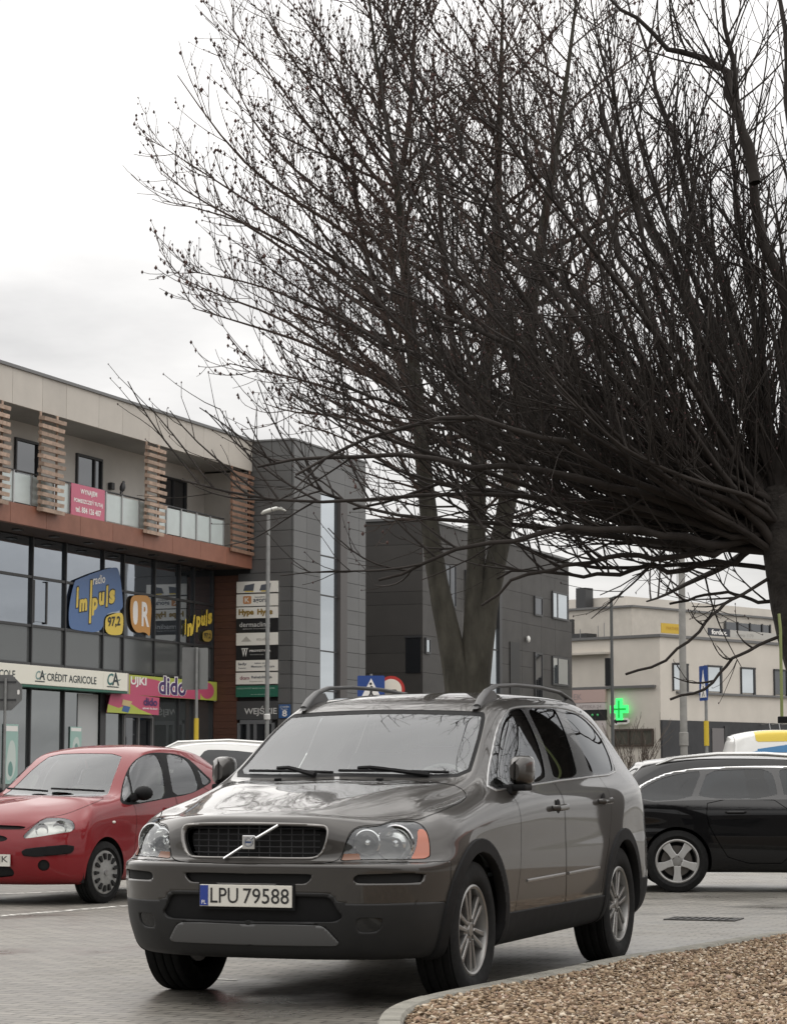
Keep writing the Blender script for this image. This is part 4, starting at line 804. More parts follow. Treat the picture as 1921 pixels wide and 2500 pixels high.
def wheel(parent, x, y, rt, rr, width, style, side, rot=0.0, steer=0.0, tread=True):
    """a wheel thing-part: tyre with sidewall and tread ribs, rim, spokes"""
    w = bpy.data.objects.new('wheel', None); COL.objects.link(w); w.parent = parent; w.location = (x, y, rt); w.rotation_euler = (0, 0, steer); w.empty_display_size = .2
    ax = Y_ * side; h = width / 2; pr = [(rr + .005, -h * .8), (rr + .03, -h), (rt - .06, -h * 1.04), (rt - .018, -h * .93)]
    for k in range(5):
        a = -h * .86 + k * h * .43; b = a + h * .33 if k < 4 else h * .86
        if k < 4: pr += [(rt - .004, a), (rt, a + h * .05), (rt, a + h * .32), (rt - .004, a + h * .35), (rt - .010, a + h * .36), (rt - .010, a + h * .42)]
    pr += [(rt - .004, h * .86), (rt - .018, h * .93), (rt - .06, h * 1.04), (rr + .035, h * 1.0), (rr + .012, h * .9), (rr + .002, h * .80)]
    MB().lathe(pr, (0, 0, 0), ax, 56).build('tyre', M_RUB, w, smooth='auto')
    if style == 'cover':
        rim = MB().lathe([(rr + .004, h * .82), (rr, h * .90), (rr - .015, h * .93), (rr - .03, h * .90), (rr * .62, h * .98), (rr * .3, h * 1.02), (0.0, h * 1.03)], (0, 0, 0), ax, 48).build('rim', mat('hubcap_grey', (.30, .30, .29), .42, metal=.45, var=.2, vscale=14), w, smooth='auto')
        for k in range(13):
            a = 2 * math.pi * k / 13 + rot; d = Vector((math.cos(a), 0, math.sin(a))); t = Vector((-math.sin(a), 0, math.cos(a)))
            MB().prism([(rr * .60, -.010), (rr * .88, -.018), (rr * .90, .0), (rr * .88, .018), (rr * .60, .010)], ax * (h * .915), d, t, ax * .022).build('slot', M_UND, w)
        MB().lathe([(.03, 0), (.028, .008), (0, .010)], ax * (h * 1.03), ax, 20).build('cap', M_SATIN, w, smooth='auto'); return w
    MB().lathe([(rr + .002, h * .80), (rr + .006, h * .86), (rr - .004, h * .90), (rr - .016, h * .86), (rr - .022, h * .70), (rr - .03, -h * .6), (rr - .12, -h * .62)], (0, 0, 0), ax, 56).build('rim', M_ALLOY, w, smooth='auto')
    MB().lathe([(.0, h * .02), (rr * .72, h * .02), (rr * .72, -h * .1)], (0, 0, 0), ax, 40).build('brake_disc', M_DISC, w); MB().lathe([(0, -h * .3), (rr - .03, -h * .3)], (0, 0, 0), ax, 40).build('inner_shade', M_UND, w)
    n, kind = style; hub = MB().lathe([(.075, h * .35), (.072, h * .62), (.055, h * .70), (.034, h * .70), (.032, h * .76), (0, h * .77)], (0, 0, 0), ax, 28).build('hub', M_ALLOY, w, smooth='auto')
    for k in range(n):
        a = 2 * math.pi * k / n + rot; d = Vector((math.cos(a), 0, math.sin(a))); t = Vector((-math.sin(a), 0, math.cos(a))); q = MB()
        if kind == 'twin':
            for sg in (-1, 1): q.prism([(.05, sg * .008), (.055, sg * .028), (rr - .02, sg * .050), (rr - .012, sg * .036), (rr - .02, sg * .020)][::sg], ax * (h * .50), d, t, ax * (h * .26))
        else: q.prism([(.05, -.036), (rr * .55, -.034), (rr - .012, -.050), (rr - .012, .050), (rr * .55, .034), (.05, .036)], ax * (h * .42), d, t, ax * (h * .36))
        q.build('spoke', M_ALLOY if kind == 'twin' else mat('bright_alloy', (.62, .62, .61), .3, metal=.8), w, bevel=.006)
        if k < 5: MB().lathe([(.010, 0), (.010, .01), (0, .012)], ax * (h * .66) + (Vector((math.cos(a + .3), 0, math.sin(a + .3))) * .052), ax, 8).build('wheel_bolt', M_DISC, w)
    return w
def car_matrix(loc, theta): return Matrix.Translation(Vector(loc)) @ Matrix.Rotation(-math.pi / 2 - theta, 4, 'Z')
def seat(parent, x, y, z, m, s=1.0):
    q = MB().obox((x, y, z + .08), (.25 * s, 0, .03), (0, .24 * s, 0), (0, 0, .09)).obox((x - .30 * s, y, z + .40 * s), (.06, 0, .015), (0, .23 * s, 0), (-.10 * s, 0, .32 * s)); q.build('seat', m, parent, smooth='auto', bevel=.05)
    MB().obox((x - .43 * s, y, z + .82 * s), (.045, 0, .01), (0, .13, 0), (-.015, 0, .09)).build('headrest', m, parent, smooth='auto', bevel=.04)
# ---------------------------------------------------------------- the brown-grey SUV
TH = R(21.3); SUV_LOC = (-.411, 13.185, 0); SM = car_matrix(SUV_LOC, TH)
suv = empty('suv', SUV_LOC, -math.pi / 2 - TH, 'brown grey metallic SUV with roof rails and diagonal grille bar beside the gravel bed', 'car')
P_SUV = paint('taupe_metallic', (.048, .044, .040), metal=.55, rough=.42, coat=1.0); P_SUV.node_tree.nodes['Principled BSDF'].inputs['Coat IOR'].default_value = 1.52
SX = [.30, 0, -.42, -.78, -1.12, -1.35, -1.75, -2.25, -2.8, -3.25, -3.55]
def rail(front, tab, rear, xs=SX):
    """front: five (x,y,z); tab: x -> (y,z); rear: three (x,y,z)"""
    k = sorted(tab); ys = np.interp(xs, k, [tab[i][0] for i in k]); zs = np.interp(xs, k, [tab[i][1] for i in k]); return [tuple(p) for p in front] + list(zip(xs, ys, zs)) + [tuple(p) for p in rear]
def fr(z, xs, ys): return [(a, b, z if not isinstance(z, (list, tuple)) else z[i]) for i, (a, b) in enumerate(zip(xs, ys))]
def rr_(x, y, z): return [(x, y, z), (x - .09, y * .58, z), (x - .11, 0, z)]
SUVR = [
 rail(fr(.25, (.80, .79, .72, .60, .45), (0, .30, .52, .70, .80)), {.3: (.84, .25), -3.55: (.82, .28)}, rr_(-3.66, .70, .32)),
 rail(fr(.285, (.875, .865, .80, .68, .50), (0, .32, .56, .74, .85)), {.3: (.905, .29), -3.25: (.90, .32), -3.55: (.87, .35)}, rr_(-3.72, .74, .37)),
 rail(fr(.42, (.93, .92, .855, .72, .53), (0, .33, .59, .785, .885)), {.3: (.935, .43), -2.8: (.94, .44), -3.55: (.90, .46)}, rr_(-3.75, .775, .47)),
 rail(fr(.56, (.952, .942, .875, .74, .54), (0, .33, .60, .795, .893)), {.3: (.943, .57), -2.8: (.948, .58), -3.55: (.905, .6)}, rr_(-3.76, .78, .6)),
 rail(fr(.70, (.960, .950, .883, .752, .55), (0, .33, .605, .80, .895)), {.3: (.945, .71), -2.8: (.95, .72), -3.55: (.905, .73)}, rr_(-3.75, .78, .73)),
 rail(fr(.744, (.955, .945, .877, .745, .543), (0, .33, .60, .79, .890)), {.3: (.943, .78), -2.8: (.948, .79), -3.55: (.90, .80)}, rr_(-3.73, .775, .80)),
 rail(fr((.768, .768, .768, .77, .775), (.897, .890, .817, .680, .495), (0, .33, .575, .765, .875)), {.3: (.937, .85), -.42: (.944, .86), -2.8: (.943, .88), -3.55: (.895, .88)}, rr_(-3.71, .77, .88)),
 rail(fr((.87, .87, .87, .872, .885), (.908, .900, .805, .655, .455), (0, .32, .565, .75, .865)), {.3: (.915, .93), 0: (.93, .96), -.42: (.937, 1.0), -1.12: (.937, 1.05), -2.8: (.928, 1.09), -3.25: (.912, 1.10), -3.55: (.87, 1.10)}, rr_(-3.68, .75, 1.02)),
 rail(fr((.962, .962, .952, .945, .957), (.885, .876, .765, .605, .42), (0, .31, .545, .715, .805)), {.3: (.85, .985), 0: (.865, 1.03), -.42: (.872, 1.095), -.78: (.874, 1.13), -1.12: (.872, 1.15), -1.75: (.868, 1.17), -2.8: (.852, 1.20), -3.25: (.83, 1.215), -3.55: (.79, 1.22)}, rr_(-3.66, .70, 1.20)),
]
# rebuild the upper rails at their own stations
def rail2(front, tab, rear):
    k = sorted(tab, reverse=True); return [tuple(p) for p in front] + [(x, tab[x][0], tab[x][1]) for x in k] + [tuple(p) for p in rear]
SUVR.append(rail2([(.855, 0, .986), (.845, .31, .986), (.725, .50, .976), (.56, .645, .972), (.38, .735, .992)], {.28: (.78, 1.02), -.02: (.80, 1.06), -.43: (.805, 1.15), -.80: (.79, 1.29), -1.13: (.775, 1.37), -1.35: (.772, 1.395), -1.75: (.768, 1.41), -2.25: (.76, 1.42), -2.8: (.75, 1.42), -3.25: (.72, 1.42), -3.52: (.68, 1.40)}, rr_(-3.58, .60, 1.38)))
SUVR.append(rail2([(.80, 0, 1.0), (.785, .30, 1.0), (.67, .46, .992), (.51, .575, .998), (.34, .65, 1.014)], {.22: (.69, 1.038), -.05: (.715, 1.078), -.44: (.756, 1.175), -.79: (.70, 1.40), -1.13: (.665, 1.555), -1.35: (.66, 1.60), -1.75: (.655, 1.63), -2.25: (.65, 1.64), -2.8: (.64, 1.625), -3.25: (.61, 1.585), -3.5: (.56, 1.55)}, rr_(-3.53, .50, 1.54)))
SUVR.append(rail2([(.74, 0, 1.012), (.72, .29, 1.014), (.60, .395, 1.030), (.43, .465, 1.052), (.26, .525, 1.078)], {.12: (.57, 1.098), -.08: (.61, 1.13), -.42: (.70, 1.192), -.77: (.635, 1.425), -1.09: (.575, 1.60), -1.33: (.565, 1.655), -1.75: (.56, 1.685), -2.25: (.555, 1.695), -2.8: (.545, 1.685), -3.25: (.52, 1.645), -3.5: (.47, 1.60)}, rr_(-3.50, .44, 1.585)))
SUVR.append(rail2([(.68, 0, 1.024), (.66, .20, 1.026), (.53, .225, 1.050), (.36, .25, 1.075), (.20, .28, 1.104)], {.06: (.30, 1.125), -.12: (.32, 1.152), -.34: (.36, 1.19), -.71: (.34, 1.425), -1.06: (.31, 1.605), -1.32: (.31, 1.665), -1.75: (.31, 1.71), -2.25: (.30, 1.722), -2.8: (.30, 1.715), -3.25: (.28, 1.68), -3.5: (.26, 1.65)}, rr_(-3.50, .25, 1.635)))
SUVR.append(rail2([(.62, 0, 1.036), (.54, 0, 1.050), (.43, 0, 1.067), (.31, 0, 1.087), (.17, 0, 1.112)], {.04: (0, 1.132), -.13: (0, 1.16), -.31: (0, 1.19), -.69: (0, 1.43), -1.04: (0, 1.605), -1.31: (0, 1.668), -1.75: (0, 1.713), -2.25: (0, 1.728), -2.8: (0, 1.722), -3.25: (0, 1.69), -3.5: (0, 1.66)}, [(-3.52, 0, 1.65), (-3.55, 0, 1.645), (-3.58, 0, 1.64)]))
# one even crown over the bonnet
zc_h = lambda x: 1.036 + .19 * (.62 - x) - .022 * (.62 - x) ** 2
for j, drop in ((11, (0, .002, .003, .004, .005, .006, .007, .014)), (12, (0, .003, .004, .005, .005, .006, .006, .006)), (13, (0,) * 8)):
    for k in range(8): SUVR[j][k] = (SUVR[j][k][0], SUVR[j][k][1], zc_h(SUVR[j][k][0]) - drop[k])
for k in range(2, 7): SUVR[10][k] = (SUVR[10][k][0], SUVR[10][k][1], SUVR[10][k][2] - .012)
sh = Shell(np.array(SUVR).transpose(1, 0, 2), 20, 10, SM, 1); sh.ppm = 440.0
cB = lambda L: [(680 + .2857 * x, 1960 + .2857 * y) for x, y in L]; cD = lambda L: [(1140 + .2619 * x, 1680 + .2619 * y) for x, y in L]; cC = lambda L: [(560 + .39286 * x, 1660 + .39286 * y) for x, y in L]
WR, WBX = .368, -2.857
front = lambda V, N: .25 - V[:, 0]; sidec = lambda V, N: .35 - np.abs(V[:, 1])
for wx in (0.0, WBX):
    arch = lambda rad: (lambda: np.maximum(np.hypot(sh.V[:, 0] - wx, sh.V[:, 2] - WR) - rad, .45 - np.abs(sh.V[:, 1])))
    sh.take(arch(.416), 0)
    ring = sh.take(lambda: np.maximum(arch(.490)(), np.minimum(.12 - sh.V[:, 2], 1)), 0); sh.both('arch_trim', ring, M_PLB, suv, .012, .05)
inner_T = None
# front end pieces
grl = cB([(-420, 182), (0, 190), (200, 195), (380, 205), (412, 225), (410, 290), (390, 370), (360, 435), (310, 468), (200, 472), (0, 470), (-420, 455)])
fg = lambda o=0.0: (lambda: sh.dist('px', grl, 1, front) - o)
hole = sh.take(fg(), 0); fram = sh.take(fg(.010), 0)
sh.emit('grille_frame', fram, mat('grey_satin_trim', (.26, .25, .24), .3, metal=.85), suv, .006, thick=.03)
sh.emit('grille_backing', hole, M_UND, suv, -.075)
hl = cB([(545, 465), (560, 380), (600, 290), (640, 235), (700, 208), (800, 205), (870, 195), (940, 170), (1020, 155), (1110, 155), (1180, 165), (1240, 200), (1275, 260), (1292, 330), (1298, 400), (1296, 484), (1100, 490), (900, 491), (700, 494), (515, 505)])
lampT = sh.take(lambda: sh.dist('px', hl, 1, lambda V, N: .1 - V[:, 0]), .005)
low_in = sh.take(lambda: sh.dist('px', cB([(-420, 606), (265, 612), (287, 625), (272, 660), (242, 690), (200, 700), (-420, 690)]), 1, front), 0)
sh.emit('lower_intake', low_in, M_UND, suv, -.03)
side_in = sh.take(lambda: sh.dist('px', cB([(640, 622), (760, 615), (1260, 598), (1245, 660), (1220, 690), (760, 697), (640, 690)]), 1, front), 0)
sh.both('side_intake', side_in, M_UND, suv, -.022)
blk = sh.take(lambda: sh.dist('px', cB([(-420, 745), (130, 770), (420, 775), (470, 800), (508, 862), (800, 872), (1290, 850), (1460, 850), (1600, 1300), (1500, 1800), (-420, 1800)]), 1, front), 0)
skid, blk = sh.cut(blk, sh.dist('px', cB([(-420, 1040), (340, 1048), (400, 1075), (470, 1150), (530, 1215), (440, 1228), (-420, 1215)]), 1, front))
fog, blk = sh.cut(blk, sh.dist('px', cB([(668, 985), (880, 985), (892, 1040), (860, 1110), (690, 1120), (660, 1060)]), 2, front))
well, blk = sh.cut(blk, sh.dist('px', cB([(-420, 800), (400, 805), (455, 830), (500, 920), (560, 985), (470, 1030), (380, 1030), (-420, 1020)]), 1, front))
sh.emit('lower_bumper', blk, mat('bumper_plastic', (.017, .017, .017), .55, var=.15, vscale=6, spec=.3), suv, 0.0, thick=.03); sh.emit('plate_recess', well, M_PLB, suv, -.018); sh.emit('skid_plate', skid, mat('skid_grey', (.10, .10, .10), .5, metal=.3), suv, .006, thick=.02); sh.both('fog_lamp', fog, M_FOG, suv, -.006)
# bonnet with the grille surround
hd = [(1018, 2004), (1052, 1991), (1085, 1979), (1139, 1954), (1136, 1930), (1100, 1913), (1000, 1908), (800, 1902), (560, 1899), (380, 1900), (380, 2112), (680, 2111), (780, 2111), (823, 2104), (836, 2090), (851, 2040), (863, 2026), (880, 2018), (929, 2015), (949, 2008), (971, 2003), (1000, 2002)]
hood = sh.take(lambda: sh.dist('px', hd, 1, lambda V, N: -.55 - V[:, 0]), .004); sh.emit('bonnet', hood, P_SUV, suv)
# windscreen with black border, roof
ws = cC([(380, 182), (800, 184), (1250, 187), (1540, 197), (1596, 205), (1572, 330), (1533, 470), (1490, 604), (1200, 612), (800, 603), (200, 597), (-400, 590), (-400, 182)])
wsf = lambda o=0.0: (lambda: sh.dist('px', ws, 1, lambda V, N: np.maximum(V[:, 0] + .2, -1.35 - V[:, 0])) + o)
sh_ws = sh.take(wsf(), 0); glass, border = sh.cut(sh_ws, wsf(.022)()); wsg = sh.emit('windscreen', glass, M_CGL, suv, -.003); sh.emit('screen_border', border, M_PLB, wsg, -.002)
# side glass
dlo = cD([(195, 960), (205, 760), (235, 620), (262, 480), (290, 375), (330, 280), (385, 210), (440, 187), (550, 180), (800, 182), (900, 196), (1010, 228), (1095, 275), (1190, 365), (1270, 480), (1330, 600), (1365, 710), (1378, 800), (1150, 823), (1040, 838), (800, 866), (510, 915)])
sc_ = lambda V, N: np.maximum(.4 - np.abs(V[:, 1]), .2 - np.abs(N[:, 1]))
dl = lambda o=0.0: (lambda: sh.dist('px', dlo, 1, sc_) - o)
dT = sh.take(dl(), 0); trim = sh.take(dl(.009), 0); sh.both('window_trim', trim, M_SATIN, suv, .004, .02)
wins = [('door_window', [(212, 770), (240, 640), (268, 490), (296, 385), (335, 290), (390, 220), (450, 198), (505, 192), (560, 290), (625, 430), (680, 580), (718, 740), (728, 862), (510, 900), (205, 945)], M_CGL),
        ('rear_door_window', [(560, 188), (800, 192), (828, 217), (898, 370), (957, 540), (1006, 700), (1034, 828), (808, 855), (780, 740), (730, 560), (668, 420), (600, 280)], M_CGD),
        ('quarter_window', [(890, 210), (1005, 237), (1085, 283), (1175, 373), (1253, 480), (1312, 600), (1345, 700), (1360, 793), (1155, 812), (1115, 690), (1056, 540), (986, 390)], M_CGD)]
for nm, pl, gm_ in wins:
    g, dT = sh.cut(dT, sh.dist('px', cD(pl), 1, sc_)); sh.both(nm, g, gm_, suv, -.004)
sh.both('pillar_trim', dT, mat('gloss_black_trim', (.014, .014, .015), .18, coat=.5), suv, .001)
# doors, sills, roof panel, rear pieces
xz = lambda pl, sm=1, c=sidec: (lambda: sh.dist('xz', pl, sm, c))
sill = sh.take(xz([(-.45, .0), (-.45, .435), (-2.42, .45), (-2.42, .0)], 0), 0); sh.both('sill_cladding', sill, M_PLB, suv, .008, .03)
fd = sh.take(xz([(-.64, 1.12), (-.70, 1.02), (-.70, .72), (-.63, .52), (-.58, .36), (-1.556, .30), (-1.555, .9), (-1.53, 1.30), (-.9, 1.30)], 1), .006); sh.both('front_door', fd, P_SUV, suv)
rd = sh.take(xz([(-1.562, .30), (-2.26, .36), (-2.38, .62), (-2.50, .80), (-2.58, 1.0), (-2.56, 1.30), (-1.54, 1.30), (-1.562, .9)], 1), .006); sh.both('rear_door', rd, P_SUV, suv)
roof = sh.take(lambda: np.maximum(sh.dist('xy', [(-1.11, -.1), (-1.11, .553), (-2.2, .548), (-3.46, .48), (-3.46, -.1)], 0), 1.3 - sh.V[:, 2]), .004); sh.emit('roof', roof, P_SUV, suv)
tl = sh.take(lambda: np.maximum(sh.dist('yz', [(.60, .95), (.82, .95), (.75, 1.30), (.58, 1.55), (.44, 1.55), (.55, 1.2)], 1), sh.V[:, 0] + 3.42), .004); sh.both('tail_light', tl, M_REDL, suv)
rg = sh.take(lambda: np.maximum(sh.dist('yz', [(-.1, 1.15), (.52, 1.15), (.44, 1.50), (.3, 1.56), (-.1, 1.57)], 1), sh.V[:, 0] + 3.42), 0); sh.emit('rear_window', rg, M_CGD, suv, -.003)
rb = sh.take(lambda: np.maximum(sh.V[:, 2] - .52, sh.V[:, 0] + 3.3), 0); sh.emit('rear_bumper', rb, M_PLB, suv, .004, thick=.03)
bump_T = sh.take(lambda: np.maximum(np.maximum(sh.V[:, 2] - .752, .42 - sh.V[:, 0]), -5), .003); sh.emit('front_bumper', bump_T, P_SUV, suv, 0, thick=.02)
sh.emit('body', sh.T, P_SUV, suv)
# dark inner skin under the panel joints, without the window openings
s2 = Shell(np.array(SUVR).transpose(1, 0, 2), 6, 5, SM, 1); s2.ppm = 440.0
for wx in (0.0, WBX): s2.take(lambda: np.maximum(np.hypot(s2.V[:, 0] - wx, s2.V[:, 2] - WR) - .43, .4 - np.abs(s2.V[:, 1])), 0)
s2.take(lambda: s2.dist('px', ws, 1, lambda V, N: np.maximum(V[:, 0] + .2, -1.35 - V[:, 0])), 0); s2.take(lambda: s2.dist('px', dlo, 1, sc_), 0); s2.take(lambda: np.maximum(s2.dist('px', hl, 1, lambda V, N: .1 - V[:, 0]), -1), 0); s2.take(lambda: s2.dist('px', grl, 1, front), 0)
s2.take(lambda: np.maximum(s2.dist('yz', [(-.1, 1.15), (.52, 1.15), (.44, 1.50), (.3, 1.56), (-.1, 1.57)], 1), s2.V[:, 0] + 3.42), 0); s2.take(lambda: s2.dist('px', cB([(-420, 606), (265, 612), (287, 625), (272, 660), (242, 690), (200, 700), (-420, 690)]), 1, front), 0)
s2.emit('inner_skin', s2.T, M_UND, suv, -.04)
# wheel housings, floor
u_ = MB().box((-3.45, -.64, .26), (.50, .64, .50)); u_.build('underbody', M_UND, suv)
for wx in (0.0, WBX):
    for sg in (1, -1):
        q = MB(); n = 14; vs = []
        for k in range(n + 1):
            a = math.pi * (k / n) * 1.16 - .08 * math.pi; vs += [(wx + .445 * math.cos(a), sg * .50, WR + .445 * math.sin(a)), (wx + .445 * math.cos(a), sg * .87, WR + .445 * math.sin(a))]
        q.add(vs, [(2 * k, 2 * k + 1, 2 * k + 3, 2 * k + 2) for k in range(n)]); c0 = len(q.v); q.add([(wx, sg * .50, WR)] + [vs[2 * k] for k in range(n + 1)], [(0, k + 1, k + 2) for k in range(n)]); q.build('wheel_housing', M_UND, suv)
for wx in (0.0, WBX):
    for sg in (1, -1): wheel(suv, wx, sg * .80, WR, .238, .235, (6, 'twin'), sg, rot=(.32 if wx == 0 else .75), steer=0.0)
# headlamps: housing, two reflector bowls, amber corner, clear cover
amb, lampT2 = sh.cut(lampT, sh.dist('px', cB([(1185, 225), (1250, 228), (1300, 330), (1300, 492), (1120, 492), (1165, 420), (1188, 330)]), 1)); am2, lampT2 = sh.cut(lampT2, sh.dist('px', cB([(500, 440), (690, 436), (705, 505), (490, 512)]), 0))
for sg in (1, -1):
    lamp = sh.emit('headlight', np.concatenate([lampT2]), M_LENS, suv, 0, sg)
    sh.emit('housing', np.concatenate([lampT2, am2, amb]), M_HOUS, lamp, -.085, sg); sh.emit('turn_signal', amb, M_AMB, lamp, .0, sg); sh.emit('corner_reflector', am2, mat('amber_dull', (.16, .06, .025), .25, coat=.4), lamp, 0, sg)
    for (bx, by, rad) in ((770, 325, .066), (1035, 325, .094)):
        P0, N0 = sh.hit(680 + .2857 * bx, 1960 + .2857 * by); P0 = Vector((P0.x, P0.y * sg, P0.z)); ax_ = Vector((.93, .30 * sg, .02)).normalized(); c_ = P0 - Vector((N0.x, N0.y * sg, N0.z)) * (.045 if rad < .08 else .05)
        MB().lathe([(rad * 1.04, .012), (rad, .014), (rad * .96, .0), (rad * .86, -.03), (rad * .65, -.055), (rad * .3, -.068), (0, -.07)], c_, ax_, 32).build('reflector', M_REFL, lamp, smooth='auto')
        MB().lathe([(rad * .26, -.06), (rad * .26, -.03), (rad * .18, -.02), (0, -.018)], c_, ax_, 16).build('bulb_shield', M_CHROME, lamp, smooth='auto')
        MB().lathe([(rad * .98, .018), (rad * 1.06, .016), (rad * 1.06, .010)], c_, ax_, 32).build('reflector_ring', M_CHROME, lamp, smooth='auto')
# grille bars, diagonal bar and emblem
def gpt(y, z, o): return Vector((.905 - .25 * y * y + o, y, z))
gr = MB()
for z in (.795, .827, .858, .890, .922): gr.tube([gpt(y, z, -.035) for y in np.linspace(-.36, .36, 9)], .0035, 4)
for y in np.linspace(-.33, .33, 12): gr.tube([gpt(y, z, -.038) for z in (.775, .85, .935)], .003, 4)
gr.build('grille_mesh', mat('grille_bar_black', (.03, .03, .032), .35), suv)
MB().tube([gpt(-.15, .765, .010), gpt(0, .852, .014), gpt(.155, .940, .004)], .0105, 6, ell=(1, .7)).build('grille_bar', M_CHROME, suv, smooth='auto')
em = MB().obox((.926, 0, .852), (.010, 0, 0), (0, .036, 0), (0, 0, .036)).build('emblem', M_CHROME, suv, bevel=.005)
MB().lathe([(.026, 0), (.026, .004), (.017, .004), (.017, 0)], (.937, 0, .852), X, 24).build('emblem_ring', mat('emblem_steel', (.35, .36, .38), .25, metal=.9), em, smooth='auto'); MB().obox((.9385, 0, .852), (.002, 0, 0), (0, .022, 0), (0, 0, .005)).build('emblem_band', mat('emblem_blue', (.03, .05, .12), .3), em)
MB().tube([(.942, .017, .868), (.942, .027, .878)], .003, 5).build('emblem_arrow', MATS['emblem_steel'], em)
# number plate
pl_ = MB().box((.958, -.26, .522), (.970, .26, .634)).build('number_plate', mat('plate_white', (.62, .60, .54), .4), suv, bevel=.003)
# facing forward, so the lettering runs towards the car's left
MB().box((.9705, -.257, .526), (.9735, -.212, .630)).build('country_band', mat('plate_blue', (.015, .04, .24), .4), pl_)
text('country_code', 'PL', (.9735, -.247, .534), Y_, Z, .026, .02, M_BWHITE, pl_, depth=.001)
M_PT = mat('plate_black', (.012, .012, .012), .5)
text('characters', 'LPU', (.970, -.198, .540), Y_, Z, .158, .078, M_PT, pl_, depth=.0015, bold=.004); text('characters', '79588', (.970, -.012, .540), Y_, Z, .258, .078, M_PT, pl_, depth=.0015, bold=.004)
MB().box((.945, -.272, .508), (.957, .272, .646)).build('plate_holder', M_PLB, suv)
# roof rails, mirrors, handles, mouldings, wipers
for sg in (1, -1):
    q = MB(); pts = [(-1.06, .558, 1.605), (-1.14, .556, 1.655), (-1.25, .555, 1.703), (-1.42, .552, 1.738), (-1.8, .550, 1.757), (-2.3, .546, 1.760), (-2.75, .540, 1.744), (-3.0, .533, 1.705), (-3.12, .527, 1.672)]
    q.tube([(a, b * sg, c) for a, b, c in pts], [.02, .022, .019, .017, .016, .016, .016, .017, .015], 10, ell=(1.15, .8))
    q.prism([(-1.02, 1.588), (-1.10, 1.63), (-1.26, 1.70), (-1.34, 1.705), (-1.40, 1.66), (-1.42, 1.64)], (0, sg * .535, 0), X, Z, (0, sg * .038, 0)); q.prism([(-3.16, 1.645), (-3.10, 1.67), (-2.95, 1.72), (-2.85, 1.68)], (0, sg * .512, 0), X, Z, (0, sg * .034, 0))
    q.build('roof_rail', mat('rail_grey', (.10, .10, .10), .42, metal=.4), suv, smooth='auto')
    mr = MB(); prof_ = []
    for (x, y0, y1, z0, z1) in ((-.64, .90, .955, 1.17, 1.27), (-.675, .885, .985, 1.150, 1.30), (-.73, .88, 1.0, 1.143, 1.31), (-.79, .88, 1.0, 1.143, 1.31), (-.815, .89, .993, 1.15, 1.30)): prof_.append([(x, sg * p[0], p[1]) for p in rounded(y0, z0, y1, z1, .035, 3)])
    n = len(prof_[0]); mr.add([p for ring_ in prof_ for p in ring_], [(i * n + k, i * n + (k + 1) % n, (i + 1) * n + (k + 1) % n, (i + 1) * n + k) for i in range(len(prof_) - 1) for k in range(n)] + [tuple(range(n)), tuple(range((len(prof_) - 1) * n, len(prof_) * n))])
    m_ = mr.build('mirror', P_SUV, suv, smooth='auto'); MB().prism(rounded(.895, 1.155, .988, 1.295, .03, 3), (-.8165, 0, 0), Y_ * sg, Z, (-.002, 0, 0)).build('mirror_glass', M_CHROME, m_)
    MB().box((-.80, sg * .875, 1.110), (-.66, sg * .985, 1.150)).build('mirror_base', M_PLB, m_, bevel=.015); MB().obox((-.70, sg * .87, 1.118), (.055, 0, 0), (0, .04, 0), (0, 0, .028)).build('mirror_arm', M_PLB, m_, bevel=.012)
    for hx, hz in ((-1.42, 1.005), (-2.40, 1.035)):
        i_ = np.argmin((sh.V[:, 0] - hx) ** 2 + (sh.V[:, 2] - hz) ** 2 + (sh.V[:, 1] < 0) * 9); yb = sh.V[i_, 1]; hnd = MB().tube([(hx + .10, sg * (yb + .0), hz), (hx + .085, sg * (yb + .035), hz), (hx - .085, sg * (yb + .035), hz + .006), (hx - .10, sg * (yb - .0), hz + .006)], [.013, .016, .016, .013], 8, ell=(.8, 1.2)).build('door_handle', P_SUV, suv, smooth='auto')
        MB().lathe([(0, 0), (.042, .0), (.042, .004), (0, .006)], (hx, sg * (yb - .002), hz + .01), Y_ * sg, 20).build('handle_recess', M_PLB, hnd)
    for a, b, z0, z1 in ((-.80, -1.52, .600, .612), (-1.60, -2.25, .612, .625)):
        pts = []
        for k in range(9):
            x_ = a + (b - a) * k / 8; zz_ = z0 + (z1 - z0) * k / 8; i_ = np.argmin((sh.V[:, 0] - x_) ** 2 + (sh.V[:, 2] - zz_) ** 2 + (sh.V[:, 1] < 0) * 9); pts.append((x_, sg * (sh.V[i_, 1] + .004), zz_))
        MB().tube(pts, .0075, 6, ell=(.6, 1.3)).build('side_moulding', M_SATIN, suv, smooth='auto')
def wsp(y, t, o=.018):
    """a point on the windscreen, y across, t up from its base"""
    x0, z0 = -.31 - .24 * y * y, 1.193; x1, z1 = -1.04 - .16 * y * y, 1.60; return Vector((x0 + (x1 - x0) * t + o * .5, y, z0 + (z1 - z0) * t + o))
for a, b, p in ((-.62, -.05, -.40), (-.02, .62, .12)):
    wp = MB().tube([wsp(a, .035), wsp((a + b) / 2, .03), wsp(b, .01)], .009, 6).build('wiper', M_PLB, suv); MB().tube([wsp(p - .03, .065, .02), wsp(p + .05, .05, .03), wsp(b - .1, -.03, .02)], [.012, .012, .016], 6).build('wiper_arm', M_PLB, wp)
for y in (-.32, .30): MB().box((-.17, y - .016, 1.166), (-.13, y + .016, 1.182)).build('washer_nozzle', M_PLB, suv, bevel=.005)
